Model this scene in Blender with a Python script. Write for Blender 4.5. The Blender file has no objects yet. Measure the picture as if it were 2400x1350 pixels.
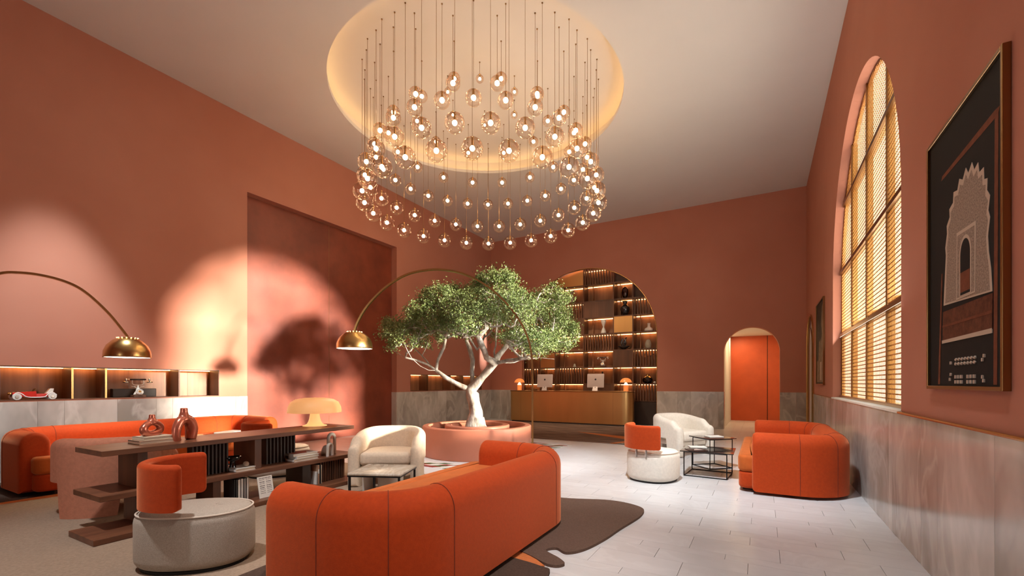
import bpy, bmesh, math, random
import numpy as np
from mathutils import Vector, Matrix
random.seed(7); rng = np.random.default_rng(7)
PI = math.pi
S = bpy.context.scene
C = S.collection
# ------------------------------------------------------------------ camera, world, sun, exposure
F_PX, HOR, HC = 1050.0, 897.0, 1.35                  # focal length in px, horizon row, eye height
TH = math.atan((1786.0-1200.0)/F_PX); sT, cT = math.sin(TH), math.cos(TH)
cam = bpy.data.cameras.new('camera'); camo = bpy.data.objects.new('camera', cam); C.objects.link(camo)
cam.sensor_width = 36; cam.lens = 36*F_PX/2400; cam.shift_y = (HOR-675)/2400
cam.clip_start = 0.05; cam.clip_end = 200
camo.location = (0, 0, HC); camo.rotation_euler = (PI/2, 0, TH); S.camera = camo
S.view_settings.view_transform = 'Standard'; S.view_settings.look = 'None'
S.view_settings.gamma = 1; S.view_settings.use_curve_mapping = False
S.view_settings.exposure = 0.22
try:
    S.cycles.max_bounces = 5; S.cycles.diffuse_bounces = 4; S.cycles.glossy_bounces = 3
    S.cycles.transmission_bounces = 4; S.cycles.transparent_max_bounces = 16
    S.cycles.sample_clamp_indirect = 4; S.cycles.caustics_refractive = False; S.cycles.caustics_reflective = False
    S.cycles.use_denoising = True; S.cycles.use_adaptive_sampling = True; S.cycles.adaptive_threshold = .12
except Exception: pass
W = bpy.data.worlds.new('sky'); S.world = W; W.use_nodes = True
W.node_tree.nodes['Background'].inputs[0].default_value = (1.0, 0.95, 0.86, 1)
W.node_tree.nodes['Background'].inputs[1].default_value = 2.3

def light(name, kind, loc, power, col=(1, .9, .78), target=None, **k):
    l = bpy.data.lights.new(name, kind); l.energy = power; l.color = col
    for a, b in k.items(): setattr(l, a, b)
    o = bpy.data.objects.new(name, l); C.objects.link(o); o.location = loc
    if target is not None:
        o.rotation_euler = (Vector(target)-Vector(loc)).to_track_quat('-Z', 'Y').to_euler()
    return o
light('sun', 'SUN', (20, 8, 8), 38.0, (1, .97, .95), target=(20-9.9, 8-1.1, 8-1.2), angle=math.radians(4.6))
# fill light added at an unseen opening in the end wall behind the camera
for wx in (-3.4,):
    light('daylight_and_fill', 'AREA', (wx, -3.6, 1.9), 16, (.95, .98, 1), target=(wx, 0, 1.6), shape='RECTANGLE', size=1.2, size_y=2.6)
# skylight outside the visible lattice window and the next one
light('daylight_and_fill', 'AREA', (1.75, 7.1, 3.0), 330, (1, .97, .93), target=(0, 7.1, 4.2), shape='RECTANGLE', size=4.2, size_y=4.0)
# added spotlights that brighten floor, wall, seats and desk, no lamps seen there
light('added_spot', 'SPOT', (0.3, 4.6, 6.6), 1900, (.88, .95, 1), target=(-4.3, 7.0, 0.2), spot_size=math.radians(33), spot_blend=.7, shadow_soft_size=.10)
light('added_spot', 'SPOT', (-2.2, 2.2, 6.6), 750, (.95, .97, 1), target=(-3.6, 4.9, .2), spot_size=math.radians(38), spot_blend=.8, shadow_soft_size=.10)
light('added_spot', 'SPOT', (-7.2, 2.3, 6.6), 1700, (.80, .94, 1.), target=(-8.9, 2.45, 1.0), spot_size=math.radians(33), spot_blend=.8, shadow_soft_size=.12)
light('added_spot', 'SPOT', (-1.2, 3.6, 6.6), 2000, (.88, .95, 1), target=(-.85, 7.3, .1), spot_size=math.radians(50), spot_blend=.9, shadow_soft_size=.12)
light('added_spot', 'SPOT', (-3.6, .2, 6.6), 1150, (.96, .97, 1), target=(-4.4, 1.9, .2), spot_size=math.radians(44), spot_blend=.8, shadow_soft_size=.12)

light('added_spot', 'SPOT', (.6, .2, 6.3), 1000, (1, .93, .88), target=(-2.1, 2.7, .35), spot_size=math.radians(34), spot_blend=.8, shadow_soft_size=.15)
light('added_spot', 'SPOT', (-.5, 1.6, 6.6), 650, (.86, .94, 1), target=(-.6, 4.2, .0), spot_size=math.radians(52), spot_blend=1., shadow_soft_size=.15)
light('added_spot', 'SPOT', (-5.2, 11.0, 6.6), 900, (1, .84, .62), target=(-5.2, 14.0, .9), spot_size=math.radians(66), spot_blend=1., shadow_soft_size=.15)
# ------------------------------------------------------------------ projection helpers (photo pixel -> point in the room)
def ray(px, py):
    a = (px-1200)/F_PX
    return Vector((-sT+a*cT, cT+a*sT, (HOR-py)/F_PX))
def at(px, py, Z): return Vector((0, 0, HC)) + ray(px, py)*Z
def at_floor(px, py, z=0.0):
    r = ray(px, py); return Vector((0, 0, HC)) + r*((z-HC)/r.z)
def at_x(px, py, X): r = ray(px, py); return Vector((0, 0, HC)) + r*(X/r.x)
def at_y(px, py, Y): r = ray(px, py); return Vector((0, 0, HC)) + r*(Y/r.y)
XR, XL, YB, ZC, WZ = 1.045, -8.95, 14.4, 6.65, 1.085   # right wall, left wall, back wall, ceiling, wainscot top

# ------------------------------------------------------------------ materials
M = {}
def mat(name, col, rough=.5, metal=0., spec=.5, sheen=0., sheen_col=None, coat=0., emit=None, es=0., vary=0., vscale=3., vcol=None,
        bump=0., bscale=80., coord='Object', stretch=(1, 1, 1), detail=3., rnd=False, rvary=0.):
    m = bpy.data.materials.new(name); m.use_nodes = True; M[name] = m
    nt = m.node_tree; n = nt.nodes; L = nt.links; p = n['Principled BSDF']
    p.inputs['Base Color'].default_value = (*col, 1); p.inputs['Roughness'].default_value = rough
    p.inputs['Metallic'].default_value = metal; p.inputs['Specular IOR Level'].default_value = spec
    if sheen:
        p.inputs['Sheen Weight'].default_value = sheen; p.inputs['Sheen Roughness'].default_value = .4
        p.inputs['Sheen Tint'].default_value = (*(sheen_col or col), 1)
    if coat: p.inputs['Coat Weight'].default_value = coat; p.inputs['Coat Roughness'].default_value = .12
    if emit: p.inputs['Emission Color'].default_value = (*emit, 1); p.inputs['Emission Strength'].default_value = es
    if vary or bump or rnd:
        tc = n.new('ShaderNodeTexCoord'); mp = n.new('ShaderNodeMapping'); mp.inputs['Scale'].default_value = stretch
        L.new(tc.outputs[coord], mp.inputs['Vector'])
        if rnd:
            oi = n.new('ShaderNodeObjectInfo'); mu = n.new('ShaderNodeVectorMath'); mu.operation = 'SCALE'
            cb = n.new('ShaderNodeCombineXYZ')
            for i in range(3): L.new(oi.outputs['Random'], cb.inputs[i])
            L.new(cb.outputs[0], mu.inputs[0]); mu.inputs['Scale'].default_value = 37.
            L.new(mu.outputs[0], mp.inputs['Location'])
    if vary:
        nz = n.new('ShaderNodeTexNoise'); nz.inputs['Scale'].default_value = vscale; nz.inputs['Detail'].default_value = detail
        nz.inputs['Roughness'].default_value = .62; L.new(mp.outputs[0], nz.inputs['Vector'])
        mr = n.new('ShaderNodeMapRange'); mr.inputs['From Min'].default_value = .32; mr.inputs['From Max'].default_value = .68
        L.new(nz.outputs['Fac'], mr.inputs['Value'])
        mx = n.new('ShaderNodeMix'); mx.data_type = 'RGBA'
        c2 = vcol or tuple(c*(1-vary) for c in col)
        mx.inputs[6].default_value = (*col, 1); mx.inputs[7].default_value = (*c2, 1)
        L.new(mr.outputs[0], mx.inputs[0]); L.new(mx.outputs[2], p.inputs['Base Color'])
        m['mixnode'] = mx.name
        if rvary:
            m2 = n.new('ShaderNodeMapRange'); m2.inputs['To Min'].default_value = rough-rvary; m2.inputs['To Max'].default_value = rough+rvary
            L.new(nz.outputs['Fac'], m2.inputs['Value']); L.new(m2.outputs[0], p.inputs['Roughness'])
    if bump:
        nb = n.new('ShaderNodeTexNoise'); nb.inputs['Scale'].default_value = bscale; nb.inputs['Detail'].default_value = 1.5
        L.new(mp.outputs[0], nb.inputs['Vector'])
        bp = n.new('ShaderNodeBump'); bp.inputs['Strength'].default_value = bump; bp.inputs['Distance'].default_value = .01
        L.new(nb.outputs['Fac'], bp.inputs['Height']); L.new(bp.outputs[0], p.inputs['Normal'])
    return m
def emis(name, col, s):
    m = bpy.data.materials.new(name); m.use_nodes = True; M[name] = m
    nt = m.node_tree; nt.nodes.clear(); e = nt.nodes.new('ShaderNodeEmission'); o = nt.nodes.new('ShaderNodeOutputMaterial')
    e.inputs[0].default_value = (*col, 1); e.inputs[1].default_value = s; nt.links.new(e.outputs[0], o.inputs[0]); return m
def marble(name, a, b, vein, rough, scale=1.6, stretch=(1, 1, 1), rot=(0, .0, 0), coat=0.):
    m = mat(name, a, rough, vary=.3, vcol=b, vscale=scale, detail=4, rnd=True, stretch=stretch, coat=coat)
    nt = m.node_tree; n = nt.nodes; L = nt.links; p = n['Principled BSDF']
    mp = [x for x in n if x.type == 'MAPPING'][0]; mx = n[m['mixnode']]; mp.inputs['Rotation'].default_value = rot
    nz = n.new('ShaderNodeTexNoise'); nz.inputs['Scale'].default_value = scale*1.3; nz.inputs['Detail'].default_value = 4; nz.inputs['Distortion'].default_value = .8
    L.new(mp.outputs[0], nz.inputs['Vector'])
    su = n.new('ShaderNodeMath'); su.operation = 'SUBTRACT'; su.inputs[1].default_value = .5; L.new(nz.outputs['Fac'], su.inputs[0])
    ab = n.new('ShaderNodeMath'); ab.operation = 'ABSOLUTE'; L.new(su.outputs[0], ab.inputs[0])
    mr = n.new('ShaderNodeMapRange'); mr.inputs['From Min'].default_value = .0; mr.inputs['From Max'].default_value = .045
    mr.inputs['To Min'].default_value = .38; mr.inputs['To Max'].default_value = 0; L.new(ab.outputs[0], mr.inputs['Value'])
    m2 = n.new('ShaderNodeMix'); m2.data_type = 'RGBA'; L.new(mr.outputs[0], m2.inputs[0]); L.new(mx.outputs[2], m2.inputs[6])
    m2.inputs[7].default_value = (*vein, 1); L.new(m2.outputs[2], p.inputs['Base Color']); return m

mat('plaster', (.50, .208, .138), .85, vary=.2, vscale=.55, bump=.06, bscale=14, spec=.25, vcol=(.455, .178, .115))
mat('ceiling_paint', (.74, .70, .655), .9, spec=.2, vary=.06, vscale=.4)
mat('rust_panel', (.26, .052, .022), .5, vary=.4, vscale=1.1, vcol=(.155, .026, .010), bump=.05, bscale=9, detail=4)
mat('door_rust', (.52, .085, .02), .55, vary=.15, vscale=2.)
marble('marble_grey', (.62, .58, .53), (.30, .27, .235), (.74, .70, .65), .17, 1.2, stretch=(1, 1, .55), rot=(.5, 0, 0))
marble('floor_stone', (.60, .585, .585), (.53, .51, .505), (.66, .65, .645), .32, 1.7, stretch=(.7, 1, 1))
mat('grout', (.10, .085, .075), .8)
mat('walnut', (.155, .062, .030), .42, vary=.5, vscale=3.2, stretch=(1, 1, .06), bump=.05, bscale=30, vcol=(.055, .022, .011), rnd=True, detail=4)
mat('walnut_long', (.19, .074, .036), .38, vary=.5, vscale=9., stretch=(1, .07, 1), vcol=(.095, .036, .018), detail=4, spec=.35)
mat('walnut_lit', (.36, .17, .085), .45, vary=.5, vscale=4.2, stretch=(1, 1, .05), vcol=(.17, .07, .034), rnd=True, detail=4)  # paler copy of walnut with the LED glow put into its colour
mat('dark_wood', (.035, .018, .011), .5, vary=.3, vscale=4, stretch=(1, 1, .1))
mat('brass', (.62, .39, .15), .26, 1.0, vary=.12, vscale=2)
mat('brass_brushed', (.70, .42, .17), .36, 1.0, vary=.15, vscale=1.2, stretch=(1, 1, .2))
mat('brass_lattice', (.80, .48, .16), .35, .85)
mat('bronze', (.30, .17, .07), .3, 1.0)
mat('velvet_orange', (.44, .047, .0048), .8, sheen=.5, sheen_col=(1., .42, .20), vary=.35, vscale=38., vcol=(.38, .040, .004), bump=.16, bscale=190, spec=.2)
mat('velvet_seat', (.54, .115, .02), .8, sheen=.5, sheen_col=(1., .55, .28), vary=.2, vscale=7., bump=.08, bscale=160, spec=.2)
mat('seam', (.16, .020, .004), .8)
mat('boucle_cream', (.72, .57, .425), .9, sheen=.3, vary=.14, vscale=40., bump=.22, bscale=230, spec=.15)
mat('boucle_white', (.78, .71, .62), .9, sheen=.3, vary=.10, vscale=30., bump=.15, bscale=230, spec=.15)
mat('boucle_grey', (.43, .36, .29), .9, sheen=.3, vary=.28, vscale=150., bump=.3, bscale=260, spec=.15)
mat('fabric_terracotta', (.50, .20, .12), .9, sheen=.35, vary=.18, vscale=30., bump=.2, bscale=220, spec=.15)
mat('cream_piping', (.62, .52, .42), .9)
mat('terracotta_gloss', (.52, .18, .105), .42, vary=.12, vscale=1.5, spec=.45)
mat('water', (.10, .03, .02), .06, spec=.8)
mat('black_metal', (.012, .011, .011), .4, .6)
mat('steel', (.55, .52, .48), .25, 1.)
marble('table_stone', (.50, .43, .34), (.28, .22, .16), (.66, .60, .52), .2, 2.2, stretch=(2, .6, 1))
mat('carpet_brown', (.135, .082, .060), .95, vary=.25, vscale=60., bump=.35, bscale=140, spec=.1)
mat('carpet_taupe', (.33, .235, .165), .95, vary=.22, vscale=50., bump=.4, bscale=150, spec=.1)
mat('carpet_dark', (.085, .052, .038), .95, vary=.3, vscale=60., bump=.3, bscale=140, spec=.1)
mat('carpet_orange', (.56, .17, .055), .95, vary=.15, vscale=40., bump=.2, bscale=140, spec=.1)
mat('rug_streak', (.24, .15, .11), .95, vary=.7, vscale=3.2, vcol=(.075, .043, .032), stretch=(.35, 2.2, 1), detail=4, spec=.1)
mat('rug_speck', (.10, .075, .055), .95, vary=.8, vscale=26., vcol=(.42, .33, .25), spec=.1)
mat('mosaic_white', (.66, .63, .58), .35, vary=.12, vscale=9)
mat('mosaic_green', (.035, .13, .045), .35, vary=.4, vscale=14)
mat('mosaic_red', (.26, .02, .018), .35, vary=.4, vscale=14)
mat('bark', (.58, .53, .46), .85, vary=.6, vscale=9., vcol=(.20, .15, .11), bump=1., bscale=22, stretch=(1, 1, .45), detail=4)
mat('leaf', (.100, .150, .040), .5, vary=.6, vscale=2.6, vcol=(.215, .265, .085), coord='Object', spec=.4)
mat('screen_silver', (.56, .44, .39), .35, .2)
mat('ink', (.03, .02, .018), .6)
mat('lamp_orange', (.62, .19, .05), .35, emit=(1, .28, .06), es=.55)
mat('lamp_glow', (.9, .6, .35), .5, emit=(1, .62, .26), es=7.)
mat('lamp_shade_glow', (.74, .42, .19), .45, emit=(1, .46, .16), es=.42)
mat('lamp_stem_glow', (.85, .62, .34), .4, emit=(1, .60, .24), es=.5)
mat('lamp_inside', (.95, .9, .82), .6, emit=(1, .86, .66), es=6.)
emis('bulb_glow', (1, .76, .48), 40.)
emis('led_warm', (1, .46, .16), 19.)
emis('led_cove', (1, .56, .20), 8.)
mat('copper_glaze', (.66, .20, .12), .24, .65, vary=.15, vscale=6, coat=.4)
mat('ceramic_white', (.72, .66, .58), .5, vary=.06, vscale=8)
mat('ceramic_tan', (.34, .24, .17), .5)
mat('ceramic_dark', (.03, .02, .018), .25)
mat('stone_bust', (.42, .36, .26), .7, vary=.3, vscale=18)
mat('glass_black', (.015, .012, .012), .08, coat=.6)
mat('paper', (.72, .64, .52), .8, vary=.08, vscale=60, stretch=(1, 1, 30))
mat('paper_white', (.74, .70, .64), .7)
for nm, c in dict(book_white=(.70, .66, .60), book_cream=(.62, .50, .36), book_red=(.42, .10, .06), book_black=(.022, .02, .02), book_grey=(.22, .20, .19), book_tan=(.42, .24, .15), book_blue=(.05, .06, .075)).items(): mat(nm, c, .5)
mat('red_paint', (.55, .02, .012), .22, coat=.6)
mat('tyre_white', (.70, .68, .64), .5)
mat('print_black', (.010, .009, .010), .7, spec=.15)
mat('print_rust', (.20, .065, .035), .7, spec=.1, vary=.3, vscale=20)
mat('print_brown', (.085, .03, .018), .7, spec=.1, vary=.5, vscale=25, vcol=(.16, .055, .03))
mat('print_pale', (.52, .40, .31), .7, spec=.1)
mat('print_lace', (.40, .30, .235), .7, spec=.1, vary=.6, vscale=95., vcol=(.20, .145, .11), detail=2)
mat('print_olive', (.075, .06, .045), .7, spec=.1, vary=.5, vscale=7)
mat('print_sand', (.30, .22, .14), .7, spec=.1, vary=.5, vscale=12, vcol=(.16, .10, .06))
# globe glass: thin shell, smoky copper towards the crown
m = bpy.data.materials.new('globe_glass'); m.use_nodes = True; M['globe_glass'] = m
nt = m.node_tree; nt.nodes.clear(); N = nt.nodes.new; Lk = nt.links.new
tc = N('ShaderNodeTexCoord'); sx = N('ShaderNodeSeparateXYZ'); Lk(tc.outputs['Generated'], sx.inputs[0])
cr = N('ShaderNodeValToRGB'); Lk(sx.outputs['Z'], cr.inputs[0])
cr.color_ramp.elements[0].position = .25; cr.color_ramp.elements[0].color = (.985, .965, .94, 1)
cr.color_ramp.elements[1].position = .9; cr.color_ramp.elements[1].color = (.90, .79, .72, 1)
tr = N('ShaderNodeBsdfTransparent'); Lk(cr.outputs[0], tr.inputs[0])
gl = N('ShaderNodeBsdfGlossy'); gl.inputs['Roughness'].default_value = .008; gl.inputs[0].default_value = (1, .90, .80, 1)
lw = N('ShaderNodeLayerWeight'); lw.inputs[0].default_value = .26
mr = N('ShaderNodeMapRange'); Lk(lw.outputs['Fresnel'], mr.inputs['Value']); mr.inputs['To Min'].default_value = .055; mr.inputs['To Max'].default_value = .45
mx = N('ShaderNodeMixShader'); Lk(mr.outputs[0], mx.inputs[0]); Lk(tr.outputs[0], mx.inputs[1]); Lk(gl.outputs[0], mx.inputs[2])
ou = N('ShaderNodeOutputMaterial'); Lk(mx.outputs[0], ou.inputs[0])
# clear glass for small things
def clear_glass(name, tint, refl):
    m = bpy.data.materials.new(name); m.use_nodes = True; M[name] = m
    nt = m.node_tree; nt.nodes.clear(); N = nt.nodes.new; Lk = nt.links.new
    tr = N('ShaderNodeBsdfTransparent'); tr.inputs[0].default_value = (*tint, 1)
    gl = N('ShaderNodeBsdfGlossy'); gl.inputs['Roughness'].default_value = .05
    lw = N('ShaderNodeLayerWeight'); lw.inputs[0].default_value = refl
    mx = N('ShaderNodeMixShader'); Lk(lw.outputs['Fresnel'], mx.inputs[0]); Lk(tr.outputs[0], mx.inputs[1]); Lk(gl.outputs[0], mx.inputs[2])
    ou = N('ShaderNodeOutputMaterial'); Lk(mx.outputs[0], ou.inputs[0])
clear_glass('pane_glass', (1, .93, .80), .25)
clear_glass('smoke_glass', (.35, .22, .16), .4)

# ------------------------------------------------------------------ mesh helpers
class MB:
    def __init__(s): s.v = []; s.f = []
    def add(s, vs, fs, T=None):
        o = len(s.v)
        s.v += [tuple(T @ Vector(p)) if T is not None else tuple(p) for p in vs]
        s.f += [tuple(i+o for i in f) for f in fs]; return s
    def box(s, a, b, T=None):
        x0, y0, z0 = a; x1, y1, z1 = b
        return s.add([(x0, y0, z0), (x1, y0, z0), (x1, y1, z0), (x0, y1, z0), (x0, y0, z1), (x1, y0, z1), (x1, y1, z1), (x0, y1, z1)],
                     [(0, 3, 2, 1), (4, 5, 6, 7), (0, 1, 5, 4), (1, 2, 6, 5), (2, 3, 7, 6), (3, 0, 4, 7)], T)
    def quad(s, *p): return s.add(p, [tuple(range(len(p)))])
    def lathe(s, prof, n=24, T=None, cap=True):
        vs, fs = [], []
        for r, z in prof:
            for k in range(n): a = 2*PI*k/n; vs.append((r*math.cos(a), r*math.sin(a), z))
        m = len(prof)
        for i in range(m-1):
            for k in range(n):
                k2 = (k+1) % n; fs.append((i*n+k, i*n+k2, (i+1)*n+k2, (i+1)*n+k))
        if cap: fs.append(tuple(range(n-1, -1, -1))); fs.append(tuple((m-1)*n+k for k in range(n)))
        return s.add(vs, fs, T)
    def tube(s, pts, rad, n=8, cap=True, closed=False):
        pts = [Vector(p) for p in pts]; m = len(pts)
        rads = rad if hasattr(rad, '__len__') else [rad]*m
        vs, fs = [], []; up = None
        for i, p in enumerate(pts):
            if closed: t = pts[(i+1) % m]-pts[i-1]
            else: t = pts[min(i+1, m-1)]-pts[max(i-1, 0)]
            t = t.normalized() if t.length > 1e-9 else Vector((0, 0, 1))
            if up is None:
                up = Vector((0, 0, 1)) if abs(t.z) < .9 else Vector((1, 0, 0))
            u = (up-t*up.dot(t))
            u = u.normalized() if u.length > 1e-6 else t.orthogonal().normalized()
            w = t.cross(u); up = u
            for k in range(n):
                a = 2*PI*k/n; vs.append(p+(u*math.cos(a)+w*math.sin(a))*rads[i])
        for i in range(m if closed else m-1):
            j = (i+1) % m
            for k in range(n):
                k2 = (k+1) % n; fs.append((i*n+k, i*n+k2, j*n+k2, j*n+k))
        if cap and not closed: fs.append(tuple(range(n-1, -1, -1))); fs.append(tuple((m-1)*n+k for k in range(n)))
        return s.add(vs, fs)
    def prism(s, outline, z0, z1, T=None):
        n = len(outline); vs = [(x, y, z0) for x, y in outline]+[(x, y, z1) for x, y in outline]
        fs = [tuple(range(n-1, -1, -1)), tuple(range(n, 2*n))]+[(i, (i+1) % n, n+(i+1) % n, n+i) for i in range(n)]
        return s.add(vs, fs, T)
    def slab(s, outline, z0, z1, r, crown=0., T=None, k=5):
        """rounded cushion: outline (ccw) with its upper and lower edges rounded by r"""
        pts = [Vector(p) for p in outline]; n = len(pts); nor = []
        for i in range(n):
            t = (pts[(i+1) % n]-pts[i-1]); t = t.normalized(); nor.append(Vector((t.y, -t.x)))
        rings = []
        for j in range(k+1): a = PI/2*j/k; rings.append((r*(1-math.sin(a)), z0+r*(1-math.cos(a))))
        for j in range(k+1): a = PI/2*j/k; rings.append((r*(1-math.cos(a)), z1-r+r*math.sin(a)))
        if crown:
            for q in (.35, .7): rings.append((r+q*.25*1.0, z1+crown*(1-(1-q)**2)))
        vs, fs = [], []
        for off, z in rings:
            for p, q in zip(pts, nor): vs.append((p.x-q.x*off, p.y-q.y*off, z))
        R = len(rings)
        for i in range(R-1):
            for a in range(n): b = (a+1) % n; fs.append((i*n+a, i*n+b, (i+1)*n+b, (i+1)*n+a))
        fs.append(tuple(range(n-1, -1, -1)))
        c = len(vs); cx = sum(p.x for p in pts)/n; cy = sum(p.y for p in pts)/n
        vs.append((cx, cy, rings[-1][1]+crown*.15))
        for a in range(n): fs.append(((R-1)*n+a, (R-1)*n+(a+1) % n, c))
        return s.add(vs, fs, T)
    def build(s, name, m, parent=None, smooth=False, loc=None, rz=0.):
        me = bpy.data.meshes.new(name); me.from_pydata(s.v, [], s.f); me.update()
        if smooth:
            me.polygons.foreach_set('use_smooth', [True]*len(me.polygons))
            if smooth != 'all':
                try: me.set_sharp_from_angle(angle=math.radians(40))
                except Exception: pass
        if m: me.materials.append(M[m])
        o = bpy.data.objects.new(name, me); C.objects.link(o)
        if loc is not None: o.location = loc
        if rz: o.rotation_euler.z = rz
        if parent is not None: o.parent = parent
        return o
def tag(o, label, cat, group=None):
    o['label'] = label; o['category'] = cat
    if group: o['group'] = group
    return o
def struct(o, label=None):
    o['kind'] = 'structure'
    if label: o['label'] = label
    return o
def empty(name, loc=(0, 0, 0), rz=0., label=None, cat=None, group=None):
    o = bpy.data.objects.new(name, None); o.empty_display_size = .1; C.objects.link(o); o.location = loc; o.rotation_euler.z = rz
    if label: tag(o, label, cat, group)
    return o
def dup(o, parent=None, loc=None, rz=None, label=None):
    c = o.copy(); C.objects.link(c)
    if parent is not None: c.parent = parent
    if loc is not None: c.location = loc
    if rz is not None: c.rotation_euler.z = rz
    if label: c['label'] = label
    for ch in list(o.children): dup(ch, c)
    return c
def rrect(x0, y0, x1, y1, r, n=6):
    if not hasattr(r, '__len__'): r = (r,)*4
    o = []
    for (cx, cy, a0), q in zip(((x1, y0, -PI/2), (x1, y1, 0), (x0, y1, PI/2), (x0, y0, PI)), r):
        sx = -1 if cx == x1 else 1; sy = -1 if cy == y1 else 1
        for k in range(n+1):
            a = a0+PI/2*k/n; o.append((cx+sx*q+q*math.cos(a), cy+sy*q+q*math.sin(a)))
    return o
def ellipse(a, b, n=48, p=2.0):
    o = []
    for k in range(n):
        t = 2*PI*k/n; c, s = math.cos(t), math.sin(t)
        o.append((a*math.copysign(abs(c)**(2/p), c), b*math.copysign(abs(s)**(2/p), s)))
    return o
def bevel(o, w, seg=2):
    md = o.modifiers.new('bevel', 'BEVEL'); md.width = w; md.segments = seg; md.limit_method = 'ANGLE'; return o

# ------------------------------------------------------------------ the room shell
def wall(name, axis, pos, a0, a1, openings, depth, sign, m='plaster', ztop=ZC):
    """flat wall; openings = (b0, b1, zbottom, zspring, radius or 0, depth); axis 'x' wall at x=pos running along y, 'y' at y=pos along x"""
    mb = MB(); P = (lambda a, z, d=0.: (pos+sign*d, a, z)) if axis == 'x' else (lambda a, z, d=0.: (a, pos+sign*d, z))
    br = [a0]
    for b0, b1, zb, zs, r, d in sorted(openings):
        br.append(b0)
        if r:
            c = (b0+b1)/2; br += [c+r*math.cos(PI-PI*k/40) for k in range(1, 40)]
        br.append(b1)
    br.append(a1)
    def top(op, a):
        b0, b1, zb, zs, r, d = op
        if not r: return zs
        c = (b0+b1)/2; return zs+math.sqrt(max(0, r*r-(a-c)**2))
    for i in range(len(br)-1):
        p, q = br[i], br[i+1]; mid = (p+q)/2
        if q-p < 1e-6: continue
        op = next((o for o in openings if o[0] < mid < o[1]), None)
        if op is None: mb.quad(P(p, 0), P(q, 0), P(q, ztop), P(p, ztop)); continue
        if op[2] > 0: mb.quad(P(p, 0), P(q, 0), P(q, op[2]), P(p, op[2])); mb.quad(P(p, op[2]), P(q, op[2]), P(q, op[2], op[5]), P(p, op[2], op[5]))
        t0, t1 = top(op, p), top(op, q)
        mb.quad(P(p, t0), P(q, t1), P(q, ztop), P(p, ztop)); mb.quad(P(p, t0), P(q, t1), P(q, t1, op[5]), P(p, t0, op[5]))
    for b0, b1, zb, zs, r, d in openings:
        for b in (b0, b1): mb.quad(P(b, zb), P(b, zb, d), P(b, zs, d), P(b, zs))
    return struct(mb.build(name, m))
PAN = (5.22, 9.40); ARC = (-5.23, 2.36, 2.83); WIN = (5.0, 9.25); WR = 2.125; WS = 3.0
Y0 = -3.4
wl = wall('wall_left', 'x', XL, Y0, YB, [(0.4, 4.69, 1.10, 1.585, 0, .36), (PAN[0], PAN[1], 0, 5.15, 0, .19), (9.96, 13.76, 1.10, 1.595, 0, .36)], .2, -1)
wb = wall('wall_back', 'y', YB, XL, XR, [(ARC[0]-ARC[1], ARC[0]+ARC[1], 0, ARC[2], ARC[1], .10), (-.98, .43, 0, 2.235, .705, .30)], .2, 1)
wr = wall('wall_right', 'x', XR, Y0, YB, [(WIN[0], WIN[1], WZ, WS, WR, .15), (12.38, 14.03, 0, 2.195, .825, .06)], .2, 1)
wf = wall('wall_front', 'y', Y0, XL, XR, [(-4.0, -2.8, .5, 3.2, 0, .3)], .2, -1)  # added opening in this unseen wall lets fill light in
# ceiling with the round recess
RC = Vector((-4.76, 7.22)); RR = 2.71; RW = 2.93; ZR = 7.02
mb = MB(); N_ = 96; ang = sorted([2*PI*k/N_ for k in range(N_)]+[math.atan2(y-RC.y, x-RC.x) % (2*PI) for x in (XL, XR) for y in (Y0, YB)])
def onrect(a):
    c, s = math.cos(a), math.sin(a); t = 1e9
    if c > 1e-9: t = min(t, (XR-RC.x)/c)
    if c < -1e-9: t = min(t, (XL-RC.x)/c)
    if s > 1e-9: t = min(t, (YB-RC.y)/s)
    if s < -1e-9: t = min(t, (Y0-RC.y)/s)
    return (RC.x+c*t, RC.y+s*t, ZC)
for i in range(len(ang)):
    a, b = ang[i], ang[(i+1) % len(ang)]
    mb.quad((RC.x+RR*math.cos(a), RC.y+RR*math.sin(a), ZC), (RC.x+RR*math.cos(b), RC.y+RR*math.sin(b), ZC), onrect(b), onrect(a))
ceil = struct(mb.build('ceiling', 'ceiling_paint'))
T = Matrix.Translation((RC.x, RC.y, 0))
MB().lathe([(RR, ZC), (RR, ZC+.07), (RW, ZC+.07), (RW, ZR), (.001, ZR)], 96, T, cap=False).build('ceiling_recess', 'ceiling_paint', ceil, smooth=True)
mb = MB(); mb.tube([(RC.x+2.83*math.cos(2*PI*k/72), RC.y+2.83*math.sin(2*PI*k/72), ZC+.088) for k in range(72)], .014, 6, closed=True)
mb.build('cove_light_strip', 'led_cove', ceil)
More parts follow.
